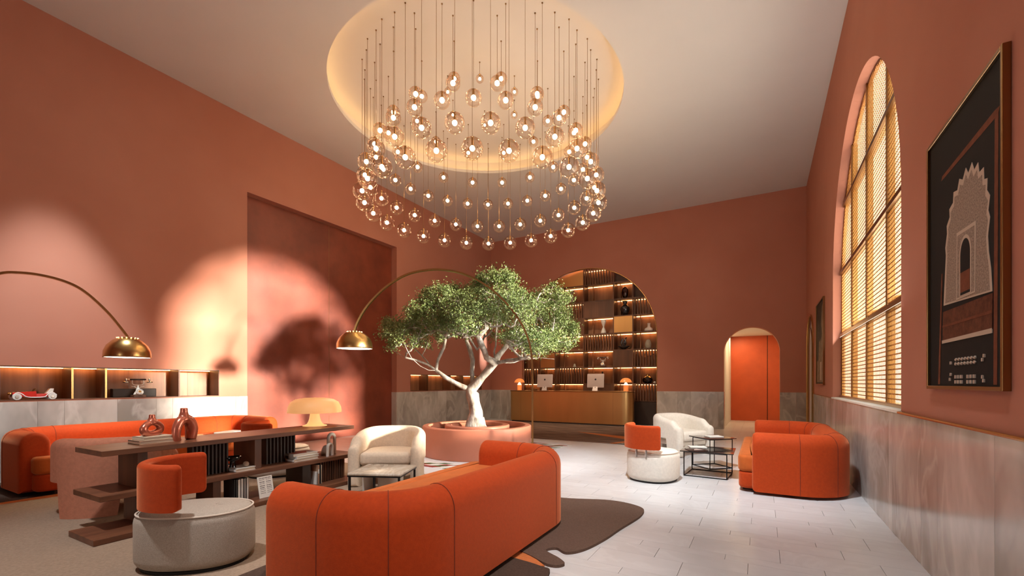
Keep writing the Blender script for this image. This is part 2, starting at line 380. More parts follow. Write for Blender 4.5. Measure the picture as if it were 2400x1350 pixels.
# floor: stone tiles in three row widths
fl = struct(MB().box((XL-.3, Y0-.2, -.06), (XR+.3, 18.9, -.012)).build('floor', 'grout'))
TL = .64; GAP = .003; rows = []; y = 3.255-.645*11
while y < 18.7:
    for w, xo in ((.31, -.52), (.215, -.09), (.12, -.25)): rows.append((y, w, xo)); y += w
tiles = []
for y, w, xo in rows:
    k = math.floor((XL-.2-xo)/TL)
    while xo+k*TL < XR:
        x = xo+k*TL; k += 1
        if y > YB+.1 and not (-1.3 < x+.3 < .9): continue
        cxm, cym = x+TL/2, y+w/2; Zd = -sT*cxm+cT*cym; Xd = cT*cxm+sT*cym
        vis = Zd > 2.6 and abs(Xd/Zd) < 1.2 and cxm > -2.9 and cym < 8.5 and cxm < 1.4
        tiles.append((not vis, Zd, x, y, w))
tiles.sort()
meshes = {}; far = MB()
for i, (nv, Zd, x, y, w) in enumerate(tiles):
    if i < 300 and not nv:
        if w not in meshes:
            o = MB().box((-TL/2+GAP/2, -w/2+.0006, -.02), (TL/2-GAP/2, w/2-.0006, 0)).build('floor_tile', 'floor_stone', fl); meshes[w] = o.data
        else:
            o = bpy.data.objects.new('floor_tile', meshes[w]); C.objects.link(o); o.parent = fl
        o.location = (x+TL/2, y+w/2, 0)
    else: far.box((x+GAP/2, y+.0006, -.02), (x+TL-GAP/2, y+w-.0006, 0))
far.build('distant_floor_tiles', 'floor_stone', fl)['kind'] = 'stuff'

# wainscot slabs (each slab a piece of its wall)
def wainscot(parent, axis, pos, sign, a0, a1, widths, skip=(), th=.014):
    a = a0; i = 0
    while a < a1-.02:
        b = min(a+widths[i % len(widths)], a1); i += 1
        for s0, s1 in skip:
            if a < s0 < b: b = s0
            if s0 <= a+.001 < s1: a = s1; b = None; break
        if b is None: continue
        g = .0015
        if axis == 'x': o = MB().box((0, a+g, 0), (sign*th, b-g, WZ)).build('marble_slab', 'marble_grey', parent); o.location.x = pos
        else: o = MB().box((a+g, 0, 0), (b-g, sign*th, WZ)).build('marble_slab', 'marble_grey', parent); o.location.y = pos
        a = b
wainscot(wl, 'x', XL, 1, -.6, 5.22, (.52, .24, .41, .19, .47, .33, .15, .55, .28, .62), ())
wainscot(wl, 'x', XL, 1, 9.40, YB, (1.1, .7, .45, .9))
wainscot(wb, 'y', YB, -1, ARC[0]+ARC[1], XR, (.62, .38, .75, .15), ((-.98, .43),))
wainscot(wb, 'y', YB, -1, XL, ARC[0]-ARC[1], (.7,))
wainscot(wr, 'x', XR, -1, -.5, 12.36, (.85, .36, .85, .12, 1.0, .5))
# returns of the wainscot inside the panel recess and door reveal
MB().box((XL-.185, PAN[1]-.012, 0), (XL, PAN[1], WZ)).build('marble_slab', 'marble_grey', wl)
MB().box((-.98, YB, 0), (-.968, YB+.3, WZ)).build('marble_slab', 'marble_grey', wb)
tr = struct(MB().tube([(XR-.018, -1, WZ+.008), (XR-.018, 5.0, WZ+.008)], .011, 8).build('trim_1', 'brass'))
tr = struct(MB().box((XR-.016, 9.25, WZ-.002), (XR, 12.36, WZ+.008)).build('trim_2', 'bronze'))
tr = struct(MB().box((XR-.02, WIN[0]-.02, WZ), (XR+.16, WIN[1]+.02, WZ+.022)).build('trim_3', 'boucle_white'))
# rust panel doors in the left wall
dr = struct(empty('door_1'), 'tall pair of rust red panels set in the left wall')
for y0, y1 in ((PAN[0]+.004, 7.297), (7.305, PAN[1]-.002)):
    bevel(MB().box((XL-.235, y0, .0), (XL-.19, y1, 5.15)).build('door_leaf', 'rust_panel', dr), .004)
MB().box((XL-.30, PAN[0]-.1, -.01), (XL-.237, PAN[1]+.1, 5.3)).build('door_backing', 'dark_wood', dr)
MB().box((XL-.2, 7.297, 0), (XL-.192, 7.305, 5.15)).build('door_gap_bead', 'bronze', dr)
# corridor behind the arched doorway with the rust coloured door at its end
co = MB(); YE = 18.0
co.quad((-.98, YB+.3, 0), (-.98, YE, 0), (-.98, YE, 3.0), (-.98, YB+.3, 3.0)).quad((.62, YB+.3, 0), (.62, YE, 0), (.62, YE, 3.0), (.62, YB+.3, 3.0)).quad((-.98, YB+.3, 3.0), (.62, YB+.3, 3.0), (.62, YE, 3.0), (-.98, YE, 3.0))
co.quad((.43, YB+.3, 0), (.62, YB+.3, 0), (.62, YB+.3, 3), (.43, YB+.3, 3))
struct(co.build('wall_corridor', 'ceiling_paint'))
d2 = struct(empty('door_2'), 'orange rust double door at the end of the arched passage')
for x0, x1 in ((-.98, .155), (.175, .62)):
    bevel(MB().box((x0, YE-.05, 0), (x1, YE, 3.0)).build('door_leaf', 'door_rust', d2), .004)
MB().box((.155, YE-.02, 0), (.175, YE, 3.)).build('door_groove', 'dark_wood', d2)
light('corridor_downlight', 'AREA', (-.35, 15.9, 2.96), 26, (1, .66, .34), target=(-.45, 15.95, 0), size=.4)
light('corridor_downlight', 'AREA', (-.75, 17.2, 2.96), 16, (1, .66, .34), target=(-.8, 17.2, 0), size=.3)
# slim arched door with brass edge at the far end of the right wall
d3 = struct(empty('door_3'), 'slim arched door edged in brass at the far end of the right wall')
yc, r3 = (12.38+14.03)/2, .825
def arch_pts(c, r, zs, n=32, z0=0.): return [(c-r, z0)]+[(c-r*math.cos(PI*k/n), zs+r*math.sin(PI*k/n)) for k in range(n+1)]+[(c+r, z0)]
o = MB().prism(arch_pts(yc, r3, 2.195), 0, .03).build('door_panel', 'ceiling_paint', d3)
o.matrix_world = Matrix(((0, 0, 1, XR+.04), (1, 0, 0, 0), (0, 1, 0, 0), (0, 0, 0, 1)))
MB().tube([(XR-.01, y, z) for y, z in arch_pts(yc, r3-.012, 2.195)], .022, 6).build('door_frame', 'brass', d3)
MB().tube([(XR-.01, y, z) for y, z in arch_pts(yc, .50, 2.195)], .012, 6).build('door_bead', 'bronze', d3)
# brass edge of the reception arch
tr = struct(MB().tube([(x, YB-.004, z) for x, z in arch_pts(ARC[0], ARC[1]+.004, ARC[2], 48)], .012, 6).build('trim_4', 'brass'))

# ------------------------------------------------------------------ lattice window
def zarch(y, r=WR): return WS+math.sqrt(max(0., r*r-(y-(WIN[0]+WIN[1])/2)**2))
win = struct(empty('window_1', ((XR+.12), 0, 0)), 'tall arched window behind gilded lattice screens')
YC = (WIN[0]+WIN[1])/2
mb = MB(); XG = .0
for k in range(1, 4):
    y = WIN[0]+(WIN[1]-WIN[0])*k/4
    bevel(MB().box((-.02, y-.022, WZ), (.055, y+.022, zarch(y))).build('mullion', 'bronze', win), .004)
for z in (2.13, 3.17, 4.19):
    h = WR if z < WS else math.sqrt(WR*WR-(z-WS)**2)
    bevel(MB().box((-.035, YC-h, z-.026), (.05, YC+h, z+.026)).build('transom', 'bronze', win), .004)
MB().tube([(0.02, y, z) for y, z in arch_pts(YC, WR-.01, WS, 48, WZ)], .028, 6).build('window_frame', 'bronze', win)
MB().box((-.03, WIN[0], WZ+.02), (.05, WIN[1], WZ+.06)).build('window_sill_bar', 'brass', win)
p_ = .050; mb = MB(); n_ = int((WIN[1]-WIN[0])/p_); t_ = .0008
for k in range(1, n_):
    y = WIN[0]+k*p_; mb.box((-t_, y-.0055, WZ), (t_, y+.0055, zarch(y)))
z = WZ+p_
while z < WS+WR-.02:
    h = WR if z < WS else math.sqrt(WR*WR-(z-WS)**2)
    mb.box((-t_-.0004, YC-h, z-.007), (t_-.0004, YC+h, z+.007)); z += p_
for k in range(0, n_):                                 # small diagonal crosses of the pierced screen
    y = WIN[0]+k*p_+p_/2; zz = WZ+p_/2
    while zz < zarch(y)-.03:
        for sg in (-1, 1): mb.add([(0, y-.025, zz-sg*.025-.002), (0, y-.025, zz-sg*.025+.002), (0, y+.025, zz+sg*.025+.002), (0, y+.025, zz+sg*.025-.002)], [(0, 1, 2, 3)])
        zz += p_
lt = mb.build('lattice', 'brass_lattice', win); lt['kind'] = 'stuff'
for k in range(4):                                     # deep posts of the outer frame
    y = WIN[0]+(WIN[1]-WIN[0])*k/4+.14
    MB().box((.045, y-.04, WZ), (.065, y+.04, min(zarch(y), 4.9) if k else 4.0)).build('outer_post', 'bronze', win)
for z in (2.13, 3.17, 4.19):
    h = WR if z < WS else math.sqrt(WR*WR-(z-WS)**2)
    MB().box((.045, YC-h, z+.04), (.065, YC+h, z+.12)).build('outer_rail', 'brass', win)
g = MB().add([(.028, y, z) for y, z in arch_pts(YC, WR, WS, 32, WZ)], [tuple(range(35))]).build('pane', 'pane_glass', win)

# ------------------------------------------------------------------ upholstery helpers
def upath(L, D, th, rc, n=10, step=.06):
    """centre line of a U seen from above: left arm front -> back -> right arm front (front is -y)"""
    hx, y0, y1 = L/2-th/2, -D/2, D/2-th/2; P = []
    k = max(2, int((y1-rc-y0)/step))
    P += [Vector((-hx, y0+(y1-rc-y0)*i/k)) for i in range(k)]
    P += [Vector((-hx+rc-rc*math.cos(PI/2*i/n), y1-rc+rc*math.sin(PI/2*i/n))) for i in range(n)]
    k = max(2, int((2*hx-2*rc)/step))
    P += [Vector((-hx+rc+(2*hx-2*rc)*i/k, y1)) for i in range(k)]
    P += [Vector((hx-rc+rc*math.sin(PI/2*i/n), y1-rc+rc*math.cos(PI/2*i/n))) for i in range(n)]
    k = max(2, int((y1-rc-y0)/step))
    P += [Vector((hx, y1-rc-(y1-rc-y0)*i/k)) for i in range(k+1)]
    return P
def profile(th, zb, zt, rt, n=12):
    q = [(th/2, zb), (th/2-.0, zb+(zt-rt-zb)*.5)]
    q += [(th/2*math.cos(PI*k/n), zt-rt+rt*math.sin(PI*k/n)) for k in range(n+1)]
    q += [(-th/2, zb+(zt-rt-zb)*.5), (-th/2, zb)]
    return q
def sweep(mb, P, th, zb, zt, rt, end=.05):
    m = len(P); s = [0.]
    for i in range(1, m): s.append(s[-1]+(P[i]-P[i-1]).length)
    fz = (lambda f, v: f(v) if callable(f) else f)
    rings = []
    for i in range(m):
        t = (P[min(i+1, m-1)]-P[max(i-1, 0)]).normalized(); nrm = Vector((-t.y, t.x))   # outward for a path running clockwise round the seat
        rings.append((P[i], t, nrm, profile(th, fz(zb, s[i]), fz(zt, s[i]), rt), 1., 0.))
    k = 4
    def caps(r, sg):
        out = []
        p, t, nrm, pr, _, _ = r
        for j in range(1, k+1):
            a = PI/2*j/k; out.append((p+t*sg*end*math.sin(a), t, nrm, pr, end*(1-math.cos(a)), 1.))
        return out
    rings = caps(rings[0], -1)[::-1]+rings+caps(rings[-1], 1)
    vs, fs = [], []; n = len(rings[0][3])
    for p, t, nrm, pr, d, flag in rings:
        if flag:
            zs = [z for _, z in pr]; zm = (min(zs)+max(zs))/2; h2 = (max(zs)-min(zs))/2
            pr = [(u*(1-d/(th/2)), zm+(z-zm)*(1-d/h2)) for u, z in pr]
        for u, z in pr: q = p+nrm*u; vs.append((q.x, q.y, z))
    R = len(rings)
    for i in range(R-1):
        for a in range(n): b = (a+1) % n; fs.append((i*n+a, (i+1)*n+a, (i+1)*n+b, i*n+b))
    fs.append(tuple(range(n))); fs.append(tuple((R-1)*n+a for a in range(n-1, -1, -1)))
    return mb.add(vs, fs), s
def seam_at(P, i, th, zb, zt, rt, sides=1):
    t = (P[min(i+1, len(P)-1)]-P[max(i-1, 0)]).normalized(); nrm = Vector((-t.y, t.x))
    return [(P[i]+nrm*u*1.006).to_3d()+Vector((0, 0, z+.001)) for u, z in profile(th, zb, zt, rt, 16)]
def sofa(label, loc, rz, L, D, th=.27, H=.74, rc=.42, pr=.21):
    r = empty('curved_sofa', loc, rz, label, 'sofa', 'orange velvet sofas')
    P = upath(L, D, th, rc); mb = MB(); sweep(mb, P, th, .035, H, .15, .05)
    sh = mb.build('back_and_arms', 'velvet_orange', r, smooth=True)
    m_ = len(P)
    na = 6
    corners = [i for i in range(1, m_-1) if abs((P[i+1]-P[i]).angle(P[i]-P[i-1])) > .03]
    for i in (corners[0], corners[len(corners)//4], corners[len(corners)//2-1], corners[len(corners)//2], corners[3*len(corners)//4], corners[-1]):
        MB().tube(seam_at(P, i, th, .04, H, .15), .0028, 5).build('seam', 'seam', sh)
    hi = L/2-th+.005; hw = L/2-.09; yf = -D/2-pr; ya = -D/2-.02; yb = D/2-th+.02
    for nm, z0, z1, rr0, e, m_ in (('seat_cushion', .25, .455, .055, 0, 'velvet_seat'), ('seat_base', .045, .252, .045, .008, 'velvet_orange')):
        q = MB().slab(rrect(-hw+e, yf+e, hw-e, ya, (.10, .03, .03, .10), 8), z0, z1, rr0*.8)
        q.slab(rrect(-hi, yf+.09, hi, yb, .02, 3), z0, z1-.002, .018); q.build(nm, m_, r, smooth=True)
    MB().box((-hi, yf+.05, 0), (hi, yb, .05)).build('plinth', 'dark_wood', r)
    return r
sofa('long orange velvet sofa seen from behind, nearest the camera', (-2.13, 2.975, .0225), -PI/2, 2.64, 1.00, H=.70)
sofa('long orange velvet sofa along the marble wainscot of the left wall', (-8.16, 3.36, .0145), PI/2, 3.2, 1.14)
sofa('short orange velvet sofa side-on by the right wall under the lattice window', (.43, 7.35, 0), -PI/2, 2.42, .97, rc=.40)

def smooth(a, b, x): t = min(1, max(0, (x-a)/(b-a))); return t*t*(3-2*t)
def armchair(label, loc, rz, fabric, Wd=.98, D=.80, H=.75, sc=1.):
    r = empty('barrel_armchair', loc, rz, label, 'armchair', 'barrel armchairs'); r.scale = (sc, sc, sc)
    th = .155; P = upath(Wd, D, th, .36, 40, .015); s = [0.]
    for i in range(1, len(P)): s.append(s[-1]+(P[i]-P[i-1]).length)
    T_ = s[-1]
    def zb(v):
        e = min(v, T_-v); c = abs(v-T_/2)
        leg = 1-smooth(.20, .24, e); rear = 1-smooth(.20, .225, c)
        return .335*(1-max(leg, rear))
    def zt(v):
        e = min(v, T_-v)
        return H-.10*(1-smooth(0, .75, e))-.10*(1-smooth(0, .16, e))
    mb = MB(); sweep(mb, P, th, zb, zt, .085, .06)
    sh = mb.build('shell', fabric, r, smooth=True)
    hi = Wd/2-th+.004
    o = rrect(-hi, -D/2-.03, hi, D/2-th+.01, (.06, .26, .26, .06), 8)
    MB().slab(o, .27, .455, .06).build('seat_cushion', fabric, r, smooth=True)
    MB().slab(rrect(-hi, -D/2+.03, hi, D/2-th+.01, (.02, .24, .24, .02), 8), .19, .275, .02).build('seat_rail', fabric, r, smooth=True)
    return r
def to_world(px, Z, z=0.): v = at(px, 900, Z); return (v.x, v.y, z)
armchair('cream barrel armchair facing the camera beside the tree planter', to_world(917, 6.17, .0145), TH+.06, 'boucle_cream', sc=.96)
armchair('terracotta pink barrel armchair seen from behind at the end of the console', to_world(258, 4.80, .0145), TH+PI+.28, 'fabric_terracotta', Wd=.90, sc=1.04)
armchair('white barrel armchair between the wire tables and the reception desk', to_world(1588, 8.62), TH+.50, 'boucle_white')

def swivel(label, loc, rz, pouf, a=.31, b=.42, arc=(28, 152), br=.37, by=.06):
    """oval pouf with a wrap-round backrest; front is -y"""
    r = empty('pouf_chair', loc, rz, label, 'chair', 'pouf chairs with orange backrests')
    o = ellipse(a, b, 56, 2.25)
    pf = MB().slab(o, .012, .415, .075, crown=.012).build('pouf', pouf, r, smooth=True)
    MB().tube([(x*.955, y*.965, .397) for x, y in o], .006, 6, closed=True).build('piping', 'cream_piping', pf, smooth=True)
    MB().prism([(x*.9, y*.9) for x, y in o], 0, .02).build('plinth', 'black_metal', r)
    P = [Vector((br*math.cos(math.radians(t)), by+br*math.sin(math.radians(t)))) for t in np.linspace(arc[1], arc[0], 30)]
    mb = MB(); sweep(mb, P, .075, .455, .775, .035, .035)
    mb.build('backrest', 'velvet_orange', r, smooth=True)
    for t in (78, 102):
        x, y = br*math.cos(math.radians(t)), by+br*math.sin(math.radians(t))
        MB().tube([(x, y, .60), (x, y-.01, .35), (x*.8, y-.10, .30)], .016, 8).build('post', 'steel', r, smooth=True)
    return r
swivel('grey oval pouf chair with an orange wrap-round back, nearest the camera', to_world(462, 3.36, .0145), math.radians(119+8), 'boucle_grey', a=.285, b=.385, arc=(22, 184), br=.31, by=.0)
swivel('pouf chair with orange back half hidden behind the console and its lamp', to_world(652, 6.55, .0145), math.radians(150), 'boucle_white', arc=(10, 170))
swivel('white round pouf chair with an orange back beside the wire tables', to_world(1531, 6.30), math.radians(166), 'boucle_white', a=.34, b=.36, arc=(-12, 128), br=.34, by=.03)

# ------------------------------------------------------------------ rugs and inlays
def flat(outline, z0, z1, name, m, parent=None): return MB().prism(outline, z0, z1).build(name, m, parent)
def spline(pts, n=8):
    P = [Vector(p) for p in pts]; o = []
    for i in range(len(P)):
        a, b, c, d = P[i-1], P[i], P[(i+1) % len(P)], P[(i+2) % len(P)]
        for k in range(n):
            t = k/n; o.append(tuple(.5*((2*b)+(-a+c)*t+(2*a-5*b+4*c-d)*t*t+(-a+3*b-3*c+d)*t**3)))
    return o
rug = empty('lounge_rug', (0, 0, 0), 0, 'large brown organic shaped rug under the lounge seating', 'rug')
flat(spline([(-2.07, 4.80), (-1.50, 4.97), (-1.14, 4.86), (-1.06, 4.58), (-1.13, 4.05), (-1.17, 3.72), (-1.24, 3.42), (-1.34, 3.28), (-1.45, 3.33), (-1.50, 3.24), (-1.34, 3.14), (-1.27, 3.06), (-1.38, 3.00), (-1.75, 3.15), (-2.6, 3.3), (-3.3, 3.9), (-3.4, 4.7), (-2.8, 4.9)]), .0, .022, 'rug_field', 'carpet_brown', rug)
flat(spline([(-1.30, 2.86), (-1.42, 2.95), (-1.8, 3.0), (-2.7, 3.1), (-3.3, 3.5), (-3.2, 2.5), (-3.0, 1.2), (-2.0, .9), (-1.4, 1.5), (-1.25, 2.3)]), .0, .019, 'rug_field', 'carpet_dark', rug)
flat([(-1.385, 2.97), (-1.56, 3.10), (-1.90, 3.21), (-1.9, 3.0), (-1.45, 2.92)], .0, .016, 'rug_inset', 'carpet_orange', rug)
flat(spline([(-7.25, 4.9), (-7.28, 3.4), (-7.22, 2.2), (-7.32, 1.0), (-7.0, -.4), (-5.2, -.9), (-3.2, -.4), (-2.9, 1.0), (-3.05, 2.2), (-3.25, 3.4), (-3.35, 4.5), (-4.3, 5.1), (-5.8, 5.2)]), .0, .014, 'rug_field', 'carpet_taupe', rug)
flat([(-7.46, -.6), (-7.30, -.6), (-7.26, 1.2), (-7.16, 2.6), (-7.2, 3.4), (-7.44, 3.4), (-7.42, 1.6)], .0, .011, 'rug_inset', 'carpet_orange', rug)
flat([(-8.9, -.6), (-7.42, -.6), (-7.40, 1.6), (-7.40, 5.1), (-8.9, 5.1)], .0, .009, 'rug_field', 'carpet_dark', rug)
rr = empty('reception_rug', (0, 0, 0), 0, 'dark streaked rug with orange strokes before the brass reception desk', 'rug')
flat([(-7.6, 9.72), (-2.55, 9.72), (-1.6, 10.4), (-2.0, 13.55), (-7.8, 13.64)], .0, .010, 'rug_field', 'rug_streak', rr)
flat([(-2.84, 9.72), (-1.75, 9.72), (-1.5, 10.6), (-2.2, 10.6)], .0, .013, 'rug_field', 'rug_speck', rr)
flat([(-4.4, 11.55), (-2.62, 10.45), (-2.95, 9.72), (-2.80, 9.72), (-2.40, 10.55), (-2.3, 10.9)], .0, .014, 'rug_inset', 'carpet_orange', rr)
flat([(-3.2, 12.6), (-2.1, 11.6), (-1.9, 12.6), (-2.3, 13.4)], .0, .013, 'rug_field', 'rug_speck', rr)
mo = empty('mosaic_inlay', (0, 0, 0), 0, 'green red and white mosaic inlay in the floor around the planter', 'mosaic')
pm = {}
CX, CY = -4.79, 7.21
def piece(x, y, w, sk, d, m):
    k = (w, sk, d, m)
    if k not in pm:
        o = MB().prism([(-w/2-sk, -d/2), (w/2-sk, -d/2), (w/2+sk, d/2), (-w/2+sk, d/2)], 0, .004).build('mosaic_piece', m, mo); pm[k] = o.data
    else: o = bpy.data.objects.new('mosaic_piece', pm[k]); C.objects.link(o); o.parent = mo
    o.location = (x, y, 0)
rr_ = random.Random(3)
for band in ((5.62, 4), (8.66, 4)):
    for j in range(band[1]):
        yy = band[0]+.05+j*.1
        for i in range(13):
            xx = -5.86+i*.178+(.06*j % .178)
            if xx > -3.7 or math.hypot(xx-CX, yy-CY) < 1.06: continue
            m = ('mosaic_white', 'mosaic_green', 'mosaic_white', 'mosaic_red')[(i+2*(j % 2)+rr_.choice((0, 0, 0, 1))) % 4]
            piece(xx, yy, .17, .055, .095, m)
for j in range(24):
    yy = 6.05+j*.108
    for xx in (-3.74, -3.87, -5.72, -5.85):
        if math.hypot(xx-CX, yy-CY) < 1.10: continue
        piece(xx, yy, .12, .04, .10, rr_.choice(('mosaic_white', 'mosaic_white', 'mosaic_green', 'mosaic_red')))

# ------------------------------------------------------------------ planter and tree
pl = empty('round_planter', (CX, CY, 0), 0, 'terracotta round planter of two rings holding the olive tree', 'planter')
MB().lathe([(1.02, 0), (1.035, .02), (1.035, .53), (1.02, .545), (.93, .545), (.915, .53), (.90, .36), (.60, .36)], 72, cap=False).build('outer_ring', 'terracotta_gloss', pl, smooth=True)
MB().lathe([(.62, .30), (.62, .535), (.605, .55), (.50, .55), (.485, .535), (.40, .43), (.0, .43)], 64, cap=False).build('inner_ring', 'terracotta_gloss', pl, smooth=True)
MB().lathe([(.91, .455), (.62, .455)], 64, cap=False).build('water_channel', 'water', pl)
MB().lathe([(.47, .495), (.001, .495)], 48, cap=False).build('water_basin', 'water', pl)
tree = empty('olive_tree', (CX, CY, .43), 0, 'olive tree with a wide green crown growing from the round planter', 'tree')
ZT = -sT*CX+cT*CY
o0 = Vector((CX, CY, .43))
nodes = []; par = []
def chain(pts, start=None):
    last = start
    P = [at(px, py, ZT+d) for px, py, d in pts]
    for i, p in enumerate(P):
        if last is not None:
            q = nodes[last]; k = max(1, int((p-q).length/.14))
            for t in range(1, k+1):
                j = Vector(rng.normal(0, .012, 3)) if t < k else Vector((0, 0, 0))
                nodes.append(q.lerp(p, t/k)+j); par.append(last); last = len(nodes)-1
        else: nodes.append(p); par.append(-1); last = len(nodes)-1
    return last
r0 = chain([(1113, 1008, 0), (1113, 985, .02), (1116, 965, .02), (1111, 945, 0), (1107, 925, 0), (1104, 912, 0)])
lf = chain([(1088, 908, -.05), (1068, 898, -.1), (1046, 886, -.15), (1022, 868, -.1)], r0)
l1 = chain([(1003, 855, -.1), (978, 845, -.2), (950, 838, -.3), (922, 822, -.35)], lf)
l2 = chain([(1000, 846, .2), (975, 820, .35), (960, 800, .45)], lf)
l3 = chain([(1026, 845, .0), (1040, 815, .1), (1046, 785, .1), (1030, 755, .0)], lf)
l4 = chain([(1005, 868, -.3), (985, 858, -.5), (965, 840, -.7), (945, 800, -.8)], lf)
md = chain([(1108, 895, .05), (1106, 870, .1), (1108, 845, .15), (1100, 815, .2), (1094, 780, .3)], r0)
m2 = chain([(1118, 820, .3), (1135, 790, .5), (1140, 750, .6)], md)
rt_ = chain([(1118, 898, 0), (1132, 882, -.05), (1146, 866, -.1), (1160, 850, -.15)], r0)
r1 = chain([(1190, 845, -.3), (1222, 840, -.45), (1262, 838, -.5), (1300, 842, -.5)], rt_)
r2 = chain([(1180, 820, 0), (1205, 790, .1), (1240, 760, .2), (1275, 745, .3)], rt_)
r3_ = chain([(1158, 825, .1), (1162, 790, .1), (1166, 745, .0), (1172, 700, -.1)], rt_)
r4 = chain([(1140, 838, -.35), (1125, 800, -.6), (1110, 765, -.8)], rt_)
r5 = chain([(1205, 850, .3), (1250, 830, .6), (1290, 815, .8)], rt_)
EL = [(945, 792, 58, 36, -.3, .55, 70), (930, 770, 40, 26, .1, .5, 34), (1000, 742, 56, 46, -.3, .6, 90), (1042, 700, 58, 38, 0, .6, 90), (1000, 780, 44, 34, .5, .5, 50),
      (1100, 745, 70, 52, -.7, .6, 100), (1095, 735, 70, 55, .6, .7, 90), (1112, 700, 56, 38, 0, .6, 70), (1168, 662, 52, 38, -.1, .45, 80), (1195, 730, 72, 56, -.8, .6, 100),
      (1200, 750, 76, 60, .6, .7, 90), (1290, 712, 56, 46, .1, .6, 95), (1312, 785, 46, 46, -.1, .55, 80), (1240, 805, 70, 32, -.7, .5, 75), (1240, 800, 70, 36, .7, .5, 60), (1055, 770, 50, 26, -.5, .5, 40), (1295, 745, 50, 40, .7, .5, 50)]
targets = []
for px, py, rx, ry, d, rd, n in EL:
    for _ in range(n):
        v = rng.normal(0, 1, 3); v /= np.linalg.norm(v); v *= rng.uniform(.25, 1.0)**.5
        if v[1] > 0 and rng.random() < .25: v[1] *= -1
        targets.append(at(px+v[0]*rx, py+v[1]*ry, ZT+d+v[2]*rd))
trunk_ref = nodes[r0]
targets.sort(key=lambda p: (p-trunk_ref).length)
NP = np.array([tuple(p) for p in nodes]); tips = []
first_ok = r0+3
for p in targets:
    d = np.linalg.norm(NP-np.array(p), axis=1); d[:first_ok] += 5
    # prefer parents that lie lower / nearer to the trunk
    k = int(np.argmin(d+.25*np.maximum(0, NP[:, 2]-p.z)))
    q = nodes[k]; L_ = (p-q).length; n = max(2, int(L_/.13)); last = k; new = []
    bend = Vector(rng.normal(0, .10*L_, 3)); bend.z += .06*L_
    for t in range(1, n+1):
        f = t/n; w = q.lerp(p, f)+bend*(4*f*(1-f))*.6+Vector(rng.normal(0, .008, 3))
        nodes.append(w); par.append(last); last = len(nodes)-1; new.append(tuple(w))
    NP = np.vstack([NP, np.array(new)]); tips.append(last)
cnt = np.zeros(len(nodes))
for t in tips: cnt[t] += 1
for i in range(len(nodes)-1, 0, -1):
    if par[i] >= 0: cnt[par[i]] += max(cnt[i], .0)
rad = np.minimum(.0034*np.maximum(cnt, 1)**.47, .112)
for i in range(r0+1): rad[i] = (.20, .15, .135, .125, .115, .11, .11, .11, .11, .11, .11, .11, .11)[min(i, 12)] if i < 4 else max(.105, .125-.001*i)
kids = [[] for _ in nodes]
for i, p in enumerate(par):
    if p >= 0: kids[p].append(i)
mb = MB(); seen = set()
stack = [(0, None)]
while stack:
    st, pr = stack.pop()
    run = ([pr] if pr is not None else [])+[st]; cur = st
    while kids[cur]:
        kk = sorted(kids[cur], key=lambda c: -cnt[c])
        for c in kk[1:]: stack.append((c, cur))
        cur = kk[0]; run.append(cur)
    R_ = [rad[i] for i in run]
    if pr is not None: R_[0] = min(R_[0], R_[1]*1.25)
    big = max(R_) > .05
    pts = [nodes[i]-o0 for i in run]
    if big:
        R_ = [q*(1+.12*math.sin(i*2.3)+.10*rng.normal()) for i, q in enumerate(R_)]
    mb.tube(pts, R_, 12 if big else (6 if max(R_) > .012 else 4), cap=False)
mb.lathe([(.21, .05), (.17, .10), (.15, .18), (.13, .26)], 14, cap=False)
mb.build('trunk_and_branches', 'bark', tree, smooth='all')
# leaves
LV, LF = [], []
tip_set = []
for t in tips:
    i = t; k = 0
    while i >= 0 and k < 3: tip_set.append((i, 1-.22*k)); i = par[i]; k += 1
V = []
for i, wgt in tip_set:
    if cnt[i] > 6: continue
    n = int(34*wgt); p = np.array(nodes[i])-np.array(o0)
    c = p+rng.normal(0, .055, (n, 3)); a = rng.normal(0, 1, (n, 3)); a[:, 2] += .5; a /= np.linalg.norm(a, axis=1)[:, None]
    b = np.cross(a, rng.normal(0, 1, (n, 3))); b /= np.linalg.norm(b, axis=1)[:, None]
    l = rng.uniform(.014, .026, (n, 1)); w = l*rng.uniform(.38, .55, (n, 1))
    V.append(np.stack([c-a*l, c+b*w, c+a*l, c-b*w], 1).reshape(-1, 3))
V = np.concatenate(V); nq = len(V)//4
me = bpy.data.meshes.new('foliage'); me.vertices.add(len(V)); me.vertices.foreach_set('co', V.ravel().astype(np.float32))
me.loops.add(nq*4); me.loops.foreach_set('vertex_index', np.arange(nq*4, dtype=np.int32))
me.polygons.add(nq); me.polygons.foreach_set('loop_start', np.arange(0, nq*4, 4, dtype=np.int32))
try: me.polygons.foreach_set('loop_total', np.full(nq, 4, dtype=np.int32))
except Exception: pass
me.update(calc_edges=True); me.validate(); me.materials.append(M['leaf'])
fo = bpy.data.objects.new('foliage', me); C.objects.link(fo); fo.parent = tree; fo['kind'] = 'stuff'

